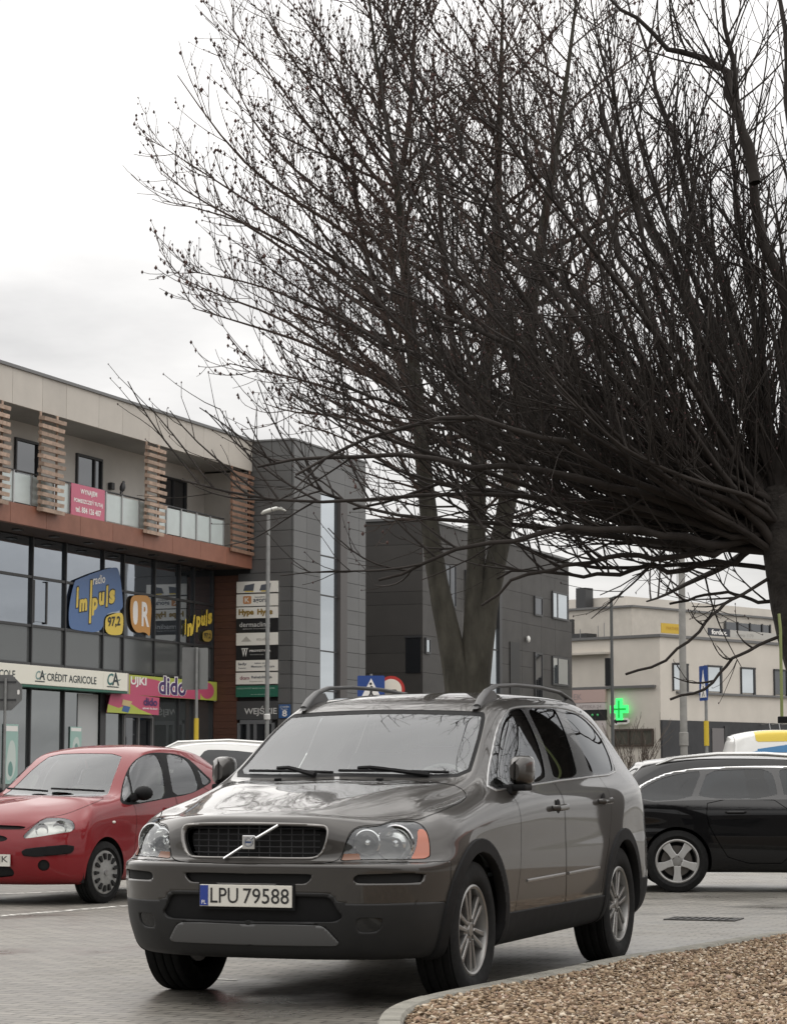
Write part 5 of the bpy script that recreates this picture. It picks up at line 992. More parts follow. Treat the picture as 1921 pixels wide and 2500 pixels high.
# cabin
MB().box((-.95, -.66, .80), (-.42, .66, 1.12)).build('dashboard', M_INT, suv, bevel=.05); MB().box((-3.3, -.72, .48), (-.4, .72, .62)).build('cabin_floor', M_INT, suv)
st = MB(); n = 26; st.tube([(-.92 + .10 * math.sin(2 * math.pi * k / n) * -1, .36 + .185 * math.cos(2 * math.pi * k / n), 1.10 + .155 * math.sin(2 * math.pi * k / n)) for k in range(n + 1)], .015, 8, cap=False); st.obox((-.90, .36, 1.09), (.02, 0, .02), (0, .16, 0), (.012, 0, -.018)); st.build('steering_wheel', mat('wheel_leather', (.2, .2, .19), .5), suv, smooth='auto')
for y in (.37, -.37): seat(suv, -1.55, y, .62, M_SEAT); seat(suv, -2.45, y, .66, M_SEAT)
MB().box((-.70, -.60, 1.123), (-.48, -.30, 1.130)).build('paper_sheet', M_BWHITE, suv); MB().obox((-1.12, .0, 1.50), (.012, 0, .01), (0, .11, 0), (-.012, 0, .035)).build('interior_mirror', M_PLB, suv, bevel=.01)
# ---------------------------------------------------------------- red hatchback
RTH = R(24); rw = ground_at(238, 2206); rl = Vector((math.cos(RTH), -math.sin(RTH), 0)); RED_LOC = tuple(Vector((rw.x, rw.y, 0)) - rl * .73); RM = car_matrix(RED_LOC, RTH)
FY = ((0, .26, .50, .67, .765), (0, .25, .46, .61, .71))
C3 = [
 rail(fr(.19, (.62, .61, .55, .45, .34), (0, .25, .44, .58, .68)), {.28: (.74, .19), -2.9: (.70, .22)}, rr_(-2.95, .60, .26), [.28, 0, -.30, -.62, -.95, -1.2, -1.5, -1.9, -2.3, -2.65, -2.9]),
]
CX_ = [.28, 0, -.30, -.62, -.95, -1.2, -1.5, -1.9, -2.3, -2.65, -2.9]
def crail(z, xo, tab, rear, yk=0): return rail(fr(z, [xo + d for d in (0, -.015, -.08, -.21, -.37)], FY[yk]), tab, rear, CX_)
C3 += [crail(.225, .71, {.28: (.80, .23), -2.3: (.80, .26), -2.9: (.74, .28)}, rr_(-3.0, .62, .32)), crail(.34, .765, {.28: (.82, .35), -2.3: (.825, .37), -2.9: (.76, .39)}, rr_(-3.02, .64, .40)),
       crail(.46, .780, {.28: (.825, .46), -2.3: (.832, .48), -2.9: (.76, .5)}, rr_(-3.03, .64, .5)), crail(.57, .768, {.28: (.825, .56), -2.3: (.834, .58), -2.9: (.76, .6)}, rr_(-3.03, .64, .6)),
       crail((.64, .64, .64, .64, .65), .745, {.28: (.822, .64), -2.3: (.834, .66), -2.9: (.76, .68)}, rr_(-3.02, .64, .68)), crail((.705, .705, .705, .71, .72), .715, {.28: (.815, .72), -.3: (.828, .735), -2.3: (.828, .76), -2.9: (.75, .77)}, rr_(-3.0, .63, .77)),
       crail((.775, .775, .775, .78, .79), .67, {.28: (.80, .80), 0: (.812, .82), -.3: (.82, .84), -2.3: (.812, .89), -2.65: (.785, .90), -2.9: (.72, .91)}, rr_(-2.98, .62, .9), 1)]
C3.append(rail2([(.605, 0, .83), (.59, .24, .83), (.50, .43, .825), (.37, .575, .83), (.22, .685, .855)], {.20: (.762, .875), 0.0: (.775, .91), -.30: (.785, .945), -.62: (.79, .967), -.95: (.79, .982), -1.2: (.788, .99), -1.5: (.785, 1.0), -1.9: (.777, 1.015), -2.3: (.765, 1.03), -2.65: (.73, 1.05), -2.9: (.66, 1.06)}, rr_(-2.96, .57, 1.05)))
C3.append(rail2([(.54, 0, .868), (.52, .23, .868), (.43, .40, .867), (.30, .535, .878), (.16, .63, .905)], {.14: (.70, .93), -.05: (.712, .957), -.42: (.722, 1.0), -.68: (.725, 1.12), -.97: (.722, 1.20), -1.2: (.72, 1.23), -1.5: (.715, 1.25), -1.9: (.705, 1.26), -2.3: (.68, 1.26), -2.62: (.64, 1.24), -2.84: (.59, 1.21)}, rr_(-2.90, .50, 1.20)))
C3.append(rail2([(.47, 0, .897), (.45, .22, .897), (.36, .36, .90), (.23, .47, .917), (.10, .56, .945)], {.08: (.63, .968), -.09: (.645, .987), -.44: (.678, 1.015), -.70: (.648, 1.20), -.98: (.615, 1.36), -1.2: (.602, 1.41), -1.5: (.595, 1.435), -1.9: (.58, 1.43), -2.3: (.55, 1.39), -2.58: (.51, 1.34), -2.78: (.46, 1.29)}, rr_(-2.83, .40, 1.28)))
C3.append(rail2([(.40, 0, .921), (.38, .21, .922), (.29, .31, .93), (.16, .39, .95), (.04, .46, .975)], {.03: (.51, .993), -.12: (.54, 1.008), -.42: (.63, 1.022), -.69: (.59, 1.215), -.98: (.545, 1.395), -1.2: (.53, 1.455), -1.5: (.52, 1.485), -1.9: (.51, 1.48), -2.3: (.48, 1.44), -2.56: (.44, 1.39), -2.76: (.40, 1.335)}, rr_(-2.81, .35, 1.325)))
C3.append(rail2([(.34, 0, .94), (.31, .12, .943), (.22, .16, .955), (.10, .19, .972), (.0, .22, .988)], {-.03: (.25, 1.003), -.14: (.28, 1.015), -.32: (.32, 1.028), -.60: (.31, 1.22), -.94: (.29, 1.42), -1.2: (.28, 1.487), -1.5: (.275, 1.515), -1.9: (.27, 1.51), -2.3: (.25, 1.47), -2.55: (.23, 1.42), -2.75: (.21, 1.365)}, rr_(-2.80, .19, 1.355)))
C3.append(rail2([(.28, 0, .955), (.23, 0, .965), (.16, 0, .976), (.07, 0, .99), (.0, 0, 1.0)], {-.05: (0, 1.008), -.15: (0, 1.02), -.27: (0, 1.03), -.57: (0, 1.225), -.93: (0, 1.425), -1.2: (0, 1.492), -1.5: (0, 1.52), -1.9: (0, 1.515), -2.3: (0, 1.475), -2.55: (0, 1.425), -2.75: (0, 1.37)}, [(-2.79, 0, 1.365), (-2.82, 0, 1.36), (-2.85, 0, 1.355)]))
C3 = np.array(C3)
c8 = lambda L: [(x / 3, 1780 + y / 3) for x, y in L]
P_RED = paint('red_lacquer', (.185, .005, .009), metal=.0, rough=.5, coat=.8); P_RED.node_tree.nodes['Principled BSDF'].inputs['Coat IOR'].default_value = 1.42
red = empty('hatchback', RED_LOC, -math.pi / 2 - RTH, 'rounded red hatchback with black bumper strip parked behind the brown SUV', 'car')
def arches(s, r, wb, rt, ymin, root, trim=None):
    for wx in (0.0, wb): s.take(lambda: np.maximum(np.hypot(s.V[:, 0] - wx, s.V[:, 2] - rt) - r, ymin - np.abs(s.V[:, 1])), 0)
def underside(root, wb, rt, r, x0, x1, hw, wheels_y, rr, wd, style, rots=(0, .4), steer=0):
    MB().box((x0, -hw, .2), (x1, hw, .42)).build('underbody', M_UND, root)
    for i, wx in enumerate((0.0, wb)):
        for sg in (1, -1):
            q = MB(); n = 12; vs = []
            for k in range(n + 1):
                a = math.pi * (k / n) * 1.16 - .08 * math.pi; vs += [(wx + (r + .02) * math.cos(a), sg * (wheels_y - .3), rt + (r + .02) * math.sin(a)), (wx + (r + .02) * math.cos(a), sg * (wheels_y + .06), rt + (r + .02) * math.sin(a))]
            q.add(vs, [(2 * k, 2 * k + 1, 2 * k + 3, 2 * k + 2) for k in range(n)]); q.add([(wx, sg * (wheels_y - .3), rt)] + [vs[2 * k] for k in range(n + 1)], [(0, k + 1, k + 2) for k in range(n)]); q.build('wheel_housing', M_UND, root)
            wheel(root, wx, sg * wheels_y, rt, rr, wd, style, sg, rot=rots[i], steer=steer if i == 0 else 0)
s = Shell(C3.transpose(1, 0, 2), 14, 9, RM, 1); s.ppm = 255.0; frc = lambda V, N: .15 - V[:, 0]
arches(s, .335, -2.46, .292, .60, red)
T = s.take(lambda: s.dist('px', c8([(150, 806), (230, 722), (320, 656), (400, 649), (490, 657), (547, 685), (547, 752), (400, 772), (250, 797)]), 1, lambda V, N: -.1 - V[:, 0]), .004)
for sg in (1, -1):
    lp = s.emit('headlight', T, M_LENS, red, 0, sg); s.emit('housing', T, mat('lamp_inside_pale', (.55, .54, .50), .25, metal=.6), lp, -.035, sg)
    for bx, by, rad in ((300, 730, .06), (440, 710, .065)):
        P0, N0 = s.hit(bx / 3, 1780 + by / 3); c_ = Vector((P0.x, P0.y * sg, P0.z)) - Vector((N0.x, N0.y * sg, N0.z)) * .028; MB().lathe([(rad, .006), (rad * .9, 0), (rad * .6, -.02), (0, -.03)], c_, Vector((.85, .45 * sg, .15)), 20).build('reflector', M_REFL, lp, smooth='auto')
T = s.take(lambda: s.dist('px', c8([(150, 885), (300, 866), (540, 845), (535, 905), (480, 920), (180, 945)]), 1, frc), 0); s.both('bumper_strip', T, M_PLB, red, .012, .03)
T = s.take(lambda: s.dist('px', c8([(320 + 45 * math.cos(a), 1000 + 42 * math.sin(a)) for a in np.linspace(0, 6.28, 14)[:-1]]), 1, frc), 0); s.both('fog_recess', T, M_UND, red, -.02)
for pl in ([(-300, 690), (20, 706), (190, 713), (180, 736), (20, 735), (-300, 725)], [(-300, 760), (-40, 770), (60, 795), (40, 825), (-60, 830), (-300, 820)], [(-300, 990), (60, 1000), (110, 1050), (90, 1090), (-300, 1095)]):
    T = s.take(lambda: s.dist('px', c8(pl), 1, lambda V, N: np.maximum(.4 - V[:, 0], np.abs(V[:, 1]) - .42)), 0); s.emit('grille_slot', T, M_UND, red, -.02)
T = s.take(lambda: s.dist('px', c8([(-900, 175), (240, 186), (600, 178), (900, 183), (870, 262), (832, 360), (796, 470), (775, 491), (600, 494), (300, 491), (-900, 480)]), 1, lambda V, N: np.maximum(V[:, 0] + .1, -1.3 - V[:, 0])), 0); s.emit('windscreen', T, M_CGL, red, -.003)
dl_ = c8([(878, 545), (884, 470), (897, 400), (932, 300), (977, 237), (1040, 194), (1110, 175), (1180, 174), (1280, 182), (1370, 212), (1440, 272), (1500, 332), (1562, 384), (1480, 436), (1390, 480), (1220, 510), (1120, 531), (950, 562)])
sc2 = lambda V, N: np.maximum(.35 - np.abs(V[:, 1]), .15 - np.abs(N[:, 1])); dT = s.take(lambda: s.dist('px', dl_, 1, sc2), 0)
for nm, pl in (('quarter_window', [(893, 525), (897, 455), (910, 385), (926, 318), (958, 440), (966, 520), (950, 545)]), ('door_window', [(938, 303), (985, 237), (1045, 196), (1110, 182), (1145, 195), (1178, 265), (1200, 360), (1210, 505), (1120, 523), (982, 548), (970, 440)]), ('rear_door_window', [(1215, 182), (1285, 190), (1362, 222), (1415, 300), (1447, 400), (1452, 450), (1385, 474), (1272, 490), (1250, 380), (1232, 270)]), ('rear_quarter_window', [(1437, 282), (1495, 338), (1548, 384), (1485, 420), (1470, 350)])):
    g, dT = s.cut(dT, s.dist('px', c8(pl), 1, sc2)); s.both(nm, g, M_CGL, red, -.003)
s.both('window_frame', dT, M_PLB, red, .001)
T = s.take(lambda: s.dist('px', c8([(800, 497), (640, 565), (500, 622), (400, 645), (330, 650), (230, 715), (100, 800), (-900, 800), (-900, 488), (600, 499)]), 1, lambda V, N: np.maximum(-.5 - V[:, 0], .70 - V[:, 2])), .004); s.emit('bonnet', T, P_RED, red)
for nm, pl in (('front_door', [(-.50, .98), (-.56, .85), (-.52, .5), (-.46, .27), (-1.36, .27), (-1.40, .8), (-1.37, 1.1), (-.8, 1.1)]), ('rear_door', [(-1.368, .27), (-2.02, .27), (-2.14, .55), (-2.25, .8), (-2.2, 1.1), (-1.38, 1.1), (-1.408, .8)])):
    T = s.take(lambda: s.dist('xz', pl, 1, sidec), .006); s.both(nm, T, P_RED, red)
T = s.take(lambda: np.maximum(s.dist('yz', [(-.1, 1.02), (.46, 1.02), (.36, 1.27), (.25, 1.32), (-.1, 1.33)], 1), s.V[:, 0] + 2.7), 0); s.emit('rear_window', T, M_CGD, red, -.002)
T = s.take(lambda: np.maximum(s.dist('yz', [(.50, .75), (.72, .75), (.62, 1.1), (.45, 1.28), (.42, 1.1)], 1), s.V[:, 0] + 2.62), .004); s.both('tail_light', T, M_REDL, red)
s.emit('body', s.T, P_RED, red)
s2 = Shell(C3.transpose(1, 0, 2), 5, 4, RM, 1); s2.ppm = 255.0; arches(s2, .35, -2.46, .292, .58, red); s2.take(lambda: s2.dist('px', dl_, 1, sc2), 0); s2.take(lambda: s2.dist('px', c8([(-900, 175), (900, 183), (796, 470), (775, 491), (-900, 480)]), 0, lambda V, N: np.maximum(V[:, 0] + .1, -1.3 - V[:, 0])), 0); s2.take(lambda: np.maximum(s2.sd(np.abs(s2.V[:, 1:]), [(-.1, 1.02), (.46, 1.02), (.25, 1.32), (-.1, 1.33)]), s2.V[:, 0] + 2.7), 0); s2.take(lambda: s2.dist('px', c8([(150, 806), (320, 656), (547, 685), (547, 752)]), 1, lambda V, N: -.1 - V[:, 0]), 0); s2.emit('inner_skin', s2.T, M_UND, red, -.045)
underside(red, -2.46, .292, .335, -2.8, .36, .56, .73, .203, .18, 'cover', steer=R(-4))
MB().box((.788, -.26, .365), (.798, .26, .475)).build('number_plate', MATS['plate_white'], red); text('characters', 'LPA 50JK', (.798, -.2, .385), Y_, Z, .44, .075, M_PT, red, depth=.0015, bold=.004)
for sg in (1, -1):
    m_ = MB(); m_.ball((-.62, sg * .86, 1.035), .075, .10, .072, 14); m_.build('mirror', M_PLB, red, smooth=True); MB().obox((-.56, sg * .785, .985), (.05, 0, 0), (0, .05, .02), (0, 0, .03)).build('mirror_arm', M_PLB, red, bevel=.01)
    P0, N0 = s.hit(830 / 3, 1780 + 680 / 3); MB().ball((P0.x, P0.y * sg, P0.z), .03, .012, .014, 10).build('side_repeater', mat('repeater_white', (.7, .68, .62), .3), red, smooth=True)
    for hx, hz in ((-1.22, .885), (-1.98, .91)): MB().tube([(hx + .09, sg * .805, hz), (hx + .07, sg * .845, hz), (hx - .07, sg * .845, hz), (hx - .09, sg * .805, hz)], .012, 6).build('door_handle', P_RED, red, smooth='auto')
def rwp(y, t): return Vector((-.27 - .36 * y * y + (-.66 + .1 * y * y) * t + .01, y, 1.032 + .40 * t + .016))
for a, b in ((-.58, -.02), (.0, .56)): MB().tube([rwp(a, .08), rwp((a + b) / 2, .055), rwp(b, .02)], .011, 6).build('wiper', M_PLB, red)
MB().box((-.95, -.6, .6), (-.45, .6, .99)).build('dashboard', M_INT, red, bevel=.05)
for y in (.33, -.33): seat(red, -1.25, y, .42, M_SEATL, .95); seat(red, -2.0, y, .45, M_SEATL, .9)
MB().tube([(-.80 - .1 * math.sin(a), .34 + .17 * math.cos(a), .98 + .13 * math.sin(a)) for a in np.linspace(0, 6.283, 21)], .014, 6, cap=False).build('steering_wheel', M_INT, red)

# ---------------------------------------------------------------- black estate car on the right, and the cars glimpsed behind
def warp(ctrl, zs, z0, xs=1.0, ys=1.0, lean=0.0):
    C = np.array(ctrl, float); C[..., 2] = (C[..., 2] - .25) * zs + z0; C[..., 0] *= xs; C[..., 1] *= ys
    k = np.clip((-2.4 * xs - C[..., 0]) / 1.2, 0, 1) * np.clip((C[..., 2] - .9) / .5, 0, 1); C[..., 0] += lean * k; return C
WTH = R(-87.5); wg = at(1653, 2178, 24.8); fwd = Vector((-math.sin(WTH), -math.cos(WTH), 0)); lft = Vector((math.cos(WTH), -math.sin(WTH), 0)); WB2 = -2.76
W_LOC = tuple(Vector((wg.x, wg.y, 0)) + lft * .80 - fwd * WB2); WM = car_matrix(W_LOC, WTH)
WC = warp(np.array(SUVR), .835, .19, .965, .955, .40)
wag = empty('estate_car', W_LOC, -math.pi / 2 - WTH, 'black estate car with silver roof rails and chrome window line', 'car')
P_BLK = paint('black_lacquer', (.004, .004, .0045), rough=.3, coat=1.0); P_BLK.node_tree.nodes['Principled BSDF'].inputs['Coat IOR'].default_value = 1.42; P_BLK.node_tree.nodes['Principled BSDF'].inputs['Specular IOR Level'].default_value = .05; cw = lambda L: [(1450 + .2804 * x, 1800 + .2804 * y) for x, y in L]
s = Shell(WC.transpose(1, 0, 2), 16, 9, WM, -1); s.ppm = 232.0; arches(s, .355, WB2, .322, .42, wag)
dW = cw([(378, 452), (500, 382), (650, 322), (850, 292), (950, 284), (1250, 270), (1680, 266), (2300, 300), (2650, 380), (2900, 545), (1680, 545), (900, 548), (400, 575)])
T = s.take(lambda: s.dist('px', dW, 1, sc2), 0); tr_ = s.take(lambda: np.maximum(s.dist('px', dW, 1, sc2) - .018, -s.dist('px', cw([(200, 100), (3200, 100), (3200, 520), (2600, 380), (900, 400), (420, 470), (200, 470)]), 0) * -1), 0)
s.both('chrome_window_line', tr_, mat('bright_trim', (.7, .7, .7), .12, metal=1), wag, .004, .02)
for nm, pl in (('quarter_window', [(392, 468), (505, 396), (655, 336), (850, 304), (935, 297), (880, 440), (845, 540), (410, 562)]), ('rear_door_window', [(985, 296), (1250, 282), (1530, 280), (1580, 400), (1600, 536), (900, 540), (935, 440)]), ('door_window', [(1600, 280), (1700, 280), (2250, 315), (2560, 390), (2760, 520), (2700, 536), (1660, 536), (1630, 400)])):
    g, T = s.cut(T, s.dist('px', cw(pl), 1, sc2)); s.both(nm, g, M_CGD, wag, -.003)
s.both('pillar_trim', T, MATS['gloss_black_trim'], wag, .001)
for nm, pl in (('front_door', [(-.62, .30), (-.72, .6), (-.66, .95), (-1.5, .95), (-1.5, .30)]), ('rear_door', [(-1.508, .30), (-2.2, .30), (-2.36, .55), (-2.46, .75), (-2.44, .98), (-1.508, .95)])):
    T = s.take(lambda: s.dist('xz', pl, 1, sidec), .007); s.both(nm, T, P_BLK, wag)
T = s.take(lambda: np.maximum(s.dist('yz', [(-.1, 1.03), (.64, 1.03), (.52, 1.32), (-.1, 1.36)], 1), np.maximum(s.V[:, 0] + .25, -1.15 - s.V[:, 0])), 0); s.emit('windscreen', T, M_CGL, wag, -.002)
T = s.take(lambda: np.maximum(s.dist('yz', [(-.1, .98), (.56, .98), (.46, 1.24), (-.1, 1.3)], 1), s.V[:, 0] + 3.05), 0); s.emit('rear_window', T, M_CGD, wag, -.002)
T = s.take(lambda: np.maximum(s.dist('yz', [(.42, .74), (.84, .74), (.84, .94), (.5, .92)], 1), s.V[:, 0] + 3.2), .004); s.both('tail_light', T, M_REDL, wag)
T = s.take(lambda: np.maximum(s.dist('yz', [(.45, .62), (.85, .60), (.85, .76), (.5, .74)], 1), .2 - s.V[:, 0]), .004); s.both('headlight', T, M_FOG, wag)
s.emit('body', s.T, P_BLK, wag)
s2 = Shell(WC.transpose(1, 0, 2), 5, 4, WM, -1); s2.ppm = 232.0; arches(s2, .37, WB2, .322, .40, wag); s2.take(lambda: s2.dist('px', dW, 1, sc2), 0); s2.take(lambda: np.maximum(s2.dist('yz', [(-.1, 1.03), (.64, 1.03), (.52, 1.32), (-.1, 1.36)], 1), np.maximum(s2.V[:, 0] + .25, -1.15 - s2.V[:, 0])), 0); s2.take(lambda: np.maximum(s2.dist('yz', [(-.1, .98), (.56, .98), (.46, 1.24), (-.1, 1.3)], 1), s2.V[:, 0] + 3.05), 0); s2.emit('inner_skin', s2.T, M_UND, wag, -.045)
underside(wag, WB2, .322, .355, -3.3, .5, .64, .79, .222, .215, (5, 'wide'), rots=(.2, math.pi / 2 + math.pi / 5))
for sg in (1, -1):
    def roofz(x): i_ = np.argmin((s.V[:, 0] - x) ** 2 + (np.abs(s.V[:, 1]) - .55) ** 2 * 4 + (s.V[:, 2] < 1.1) * 9); return s.V[i_, 2]
    MB().tube([(x, sg * .555, roofz(x) + h) for x, h in ((-1.15, .0), (-1.3, .035), (-1.8, .045), (-2.3, .042), (-2.75, .03), (-2.95, .0))], [.012, .02, .02, .02, .018, .010], 8).build('roof_rail', mat('rail_silver', (.55, .55, .54), .25, metal=.9), wag, smooth='auto')
    MB().ball((-.72, sg * .98, .98), .10, .09, .07, 12).build('mirror', P_BLK, wag, smooth=True)
    for hx in (-1.25, -2.15):
        i_ = np.argmin((s.V[:, 0] - hx) ** 2 + (s.V[:, 2] - .83) ** 2 + (s.V[:, 1] < 0) * 9); yb = s.V[i_, 1]; MB().tube([(hx + .10, sg * yb, .83), (hx + .08, sg * (yb + .035), .83), (hx - .08, sg * (yb + .035), .83), (hx - .10, sg * yb, .83)], .014, 8).build('door_handle', P_BLK, wag, smooth='auto')
for y in (.35, -.35): seat(wag, -1.45, y, .45, M_INT); seat(wag, -2.2, y, .48, M_INT)
def plain_car(name, label, ctrl, loc, th, pnt, wb, rt, r, wy, rr, hw, style, wins, ws_, rw_, xr, glass=M_CGD):
    M_ = car_matrix(loc, th); root = empty(name, loc, -math.pi / 2 - th, label, 'car'); s = Shell(ctrl.transpose(1, 0, 2), 7, 5, M_, 1); arches(s, r, wb, rt, .4, root)
    al = None; wn_ = []
    for nm, pl in wins: T = s.take(lambda: s.dist('xz', pl, 1, sc2), 0); s.both(nm, T, glass, root, -.002); wn_.append(pl)
    T = s.take(lambda: np.maximum(s.dist('yz', ws_[0], 1), np.maximum(s.V[:, 0] - ws_[1], ws_[2] - s.V[:, 0])), 0); s.emit('windscreen', T, M_CGL, root, -.002)
    T = s.take(lambda: np.maximum(s.dist('yz', rw_[0], 1), s.V[:, 0] - rw_[1]), 0); s.emit('rear_window', T, glass, root, -.002)
    z = np.median(s.V[:, 2]); T = s.take(lambda: np.maximum(np.maximum(np.abs(s.V[:, 2] - xr[2]) - .12, .45 - np.abs(s.V[:, 1])), s.V[:, 0] - xr[0] - .25), .004); s.both('tail_light', T, M_REDL, root)
    T = s.take(lambda: np.maximum(np.maximum(np.abs(s.V[:, 2] - xr[3]) - .07, .42 - np.abs(s.V[:, 1])), .25 - s.V[:, 0]), .004); s.both('headlight', T, M_FOG, root)
    s.emit('body', s.T, pnt, root); underside(root, wb, rt, r, xr[0] + .3, xr[1] - .4, hw - .08, wy, rr, .19, style); MB().box((xr[0] + .5, -hw, .45), (.2, hw, .72)).build('cabin_floor', M_UND, root)
    for y in (.33, -.33): seat(root, -1.3, y, .5, M_INT); seat(root, -2.05, y, .52, M_INT)
    return root
CW1 = C3.copy(); CW1[..., 2] = (CW1[..., 2] - .2) * 1.09 + .22; CW1[..., 0] *= 1.09; CW1[..., 1] *= 1.05
hwin = [('door_window', [(-.62, 1.08), (-.9, 1.33), (-1.2, 1.49), (-1.42, 1.54), (-1.42, 1.08)]), ('rear_door_window', [(-1.5, 1.08), (-1.5, 1.54), (-1.9, 1.54), (-2.35, 1.49), (-2.65, 1.39), (-2.85, 1.22), (-2.5, 1.14)])]
pc = plain_car('crossover', 'white crossover whose roof shows behind the red hatchback', CW1, (-4.06, 30.6, 0), R(83), paint('white_lacquer', (.62, .62, .60), rough=.35, coat=.8), -2.46 * 1.09, .32, .37, .76, .21, .72, 'cover', hwin, ([(-.1, 1.16), (.62, 1.16), (.50, 1.5), (-.1, 1.55)], -.25, -1.1), ([(-.1, 1.18), (.48, 1.18), (.38, 1.42), (-.1, 1.48)], -2.8), (-3.25, .83, 1.1, .85))
for sg in (1, -1): MB().tube([(-1.1, sg * .56, 1.565), (-1.25, sg * .56, 1.64), (-1.9, sg * .55, 1.665), (-2.4, sg * .52, 1.635), (-2.6, sg * .5, 1.56)], .018, 6).build('roof_rail', MATS['rail_silver'], pc)
VC = warp(np.array(SUVR), 1.13, .24, 1.0, .97, .5)
van = plain_car('van', 'white van with yellow and blue roof markings behind the black estate car', VC, (8.2, 36.0, 0), R(-88), paint('van_white', (.66, .66, .64), rough=.4, coat=.6), -2.857, .33, .37, .78, .2, .72, 'cover', [('door_window', [(-.72, 1.26), (-1.05, 1.60), (-1.5, 1.72), (-1.5, 1.26)])], ([(-.1, 1.31), (.66, 1.31), (.55, 1.70), (-.1, 1.74)], -.2, -1.15), ([(-.1, 1.22), (.5, 1.22), (.42, 1.6), (-.1, 1.66)], -3.42), (-3.86, .95, 1.0, .83))
M_VY = mat('van_yellow', (.60, .44, .03), .4); M_VB = mat('van_blue', (.03, .16, .34), .4); sv = Shell(VC.transpose(1, 0, 2), 7, 5, None, 1)
for nm, m, pl in (('yellow_marking', M_VY, [(-2.75, 1.72), (-2.77, 2.1), (-1.3, 2.1), (-1.3, 1.74)]), ('blue_marking', M_VB, [(-3.1, 1.56), (-2.2, 1.69), (-1.4, 1.71), (-1.4, 1.56)])):
    T = sv.take(lambda: np.maximum(sv.dist('xz', pl, 0), .38 - np.abs(sv.V[:, 1])), 0); sv.both(nm, T, m, van, .004)
# ---------------------------------------------------------------- bare trees: tapered limbs, long shoots, twigs and buds
class Wood:
    def __init__(s): s.b = {}
    def add(s, pts, rad, sides):
        s.b.setdefault((len(pts), sides), []).append((pts, rad))
    def mesh(s, name, m):
        Vs, Fs = [], []; off = 0
        for (k, n), L in s.b.items():
            P = np.array([p for p, _ in L], float); Rr = np.array([r for _, r in L], float); B = len(L)
            d = np.empty_like(P); d[:, 1:-1] = P[:, 2:] - P[:, :-2]; d[:, 0] = P[:, 1] - P[:, 0]; d[:, -1] = P[:, -1] - P[:, -2]; d /= np.linalg.norm(d, axis=2, keepdims=True) + 1e-9
            ref = np.where(np.abs(d[:, :1, 2:3]) > .9, np.array([1., 0, 0]), np.array([0, 0, 1.])); ref = np.broadcast_to(ref, d.shape); r = np.cross(d, ref); r /= np.linalg.norm(r, axis=2, keepdims=True) + 1e-9; q = np.cross(d, r)
            a = np.arange(n) * 2 * np.pi / n; V = P[:, :, None] + Rr[:, :, None, None] * (r[:, :, None] * np.cos(a)[:, None] + q[:, :, None] * np.sin(a)[:, None]); Vs.append(V.reshape(-1, 3))
            i, j = np.meshgrid(np.arange(k - 1), np.arange(n), indexing='ij'); f = np.stack([i * n + j, i * n + (j + 1) % n, (i + 1) * n + (j + 1) % n, (i + 1) * n + j], -1).reshape(-1, 4)
            Fs.append((f[None] + (np.arange(B) * k * n)[:, None, None]).reshape(-1, 4) + off); off += B * k * n
        V = np.concatenate(Vs); Fq = np.concatenate(Fs); return quads(name, V, Fq, m)
def quads(name, V, Fq, m, smooth=True):
    me = bpy.data.meshes.new(name); me.vertices.add(len(V)); me.vertices.foreach_set('co', V.ravel().astype(np.float32)); w_ = Fq.shape[1]; me.loops.add(len(Fq) * w_); me.loops.foreach_set('vertex_index', Fq.ravel().astype(np.int32))
    me.polygons.add(len(Fq)); me.polygons.foreach_set('loop_start', np.arange(0, len(Fq) * w_, w_, dtype=np.int32)); me.update(calc_edges=True)
    if smooth: me.shade_smooth()
    me.materials.append(m); return me
def unit(v): return v / (np.linalg.norm(v) + 1e-9)
def grow(rng, p, d, L, n, up, wob):
    """a wandering line that bends upward"""
    pts = [np.array(p, float)]; d = unit(np.array(d, float)); st = L / (n - 1)
    for _ in range(n - 1):
        d = unit(d + np.array([0, 0, up]) + rng.normal(0, wob, 3)); pts.append(pts[-1] + d * st)
    return np.array(pts)
def side_dir(rng, d, ang, bias=None):
    r = rng.normal(0, 1, 3)
    if bias is not None: r = r + bias
    r = unit(r - d * np.dot(r, d)); return unit(d * math.cos(ang) + r * math.sin(ang))
def resamp(P, n):
    P = np.array(P, float); s_ = np.concatenate([[0], np.cumsum(np.linalg.norm(np.diff(P, axis=0), axis=1))]); t = np.linspace(0, s_[-1], n)
    Q = np.stack([np.interp(t, s_, P[:, k]) for k in range(3)], 1)
    for _ in range(2): Q[1:-1] = (Q[:-2] + 2 * Q[1:-1] + Q[2:]) / 4
    return Q
def taper(n, a, b, e=1.0): return a + (b - a) * np.linspace(0, 1, n) ** e
def buds(rng, tips, smin, smax):
    t = np.array(tips); n = len(t); o = np.array([(1, 0, 0), (-1, 0, 0), (0, 1, 0), (0, -1, 0), (0, 0, 1.7), (0, 0, -1.7)], float); s_ = rng.uniform(smin, smax, (n, 1, 1)); V = t[:, None] + o[None] * s_ * rng.uniform(.7, 1.3, (n, 6, 1)) + rng.normal(0, .004, (n, 1, 3))
    f = np.array([(0, 2, 4), (2, 1, 4), (1, 3, 4), (3, 0, 4), (2, 0, 5), (1, 2, 5), (3, 1, 5), (0, 3, 5)]); return V.reshape(-1, 3), (f[None] + (np.arange(n) * 6)[:, None, None]).reshape(-1, 3)
M_BARK = mat('grey_green_bark', (.030, .027, .019), .9, var=.45, vscale=5, bump=.9, bscale=18, stretch=(1, 1, .35)); M_BARKD = mat('dark_bark', (.022, .018, .015), .92, var=.35, vscale=8, bump=.7, bscale=30); M_TWIG = mat('twig_brown', (.050, .034, .027), .9, var=.3, vscale=4); M_TWIG2 = mat('twig_dark', (.022, .017, .014), .9, var=.3, vscale=4)
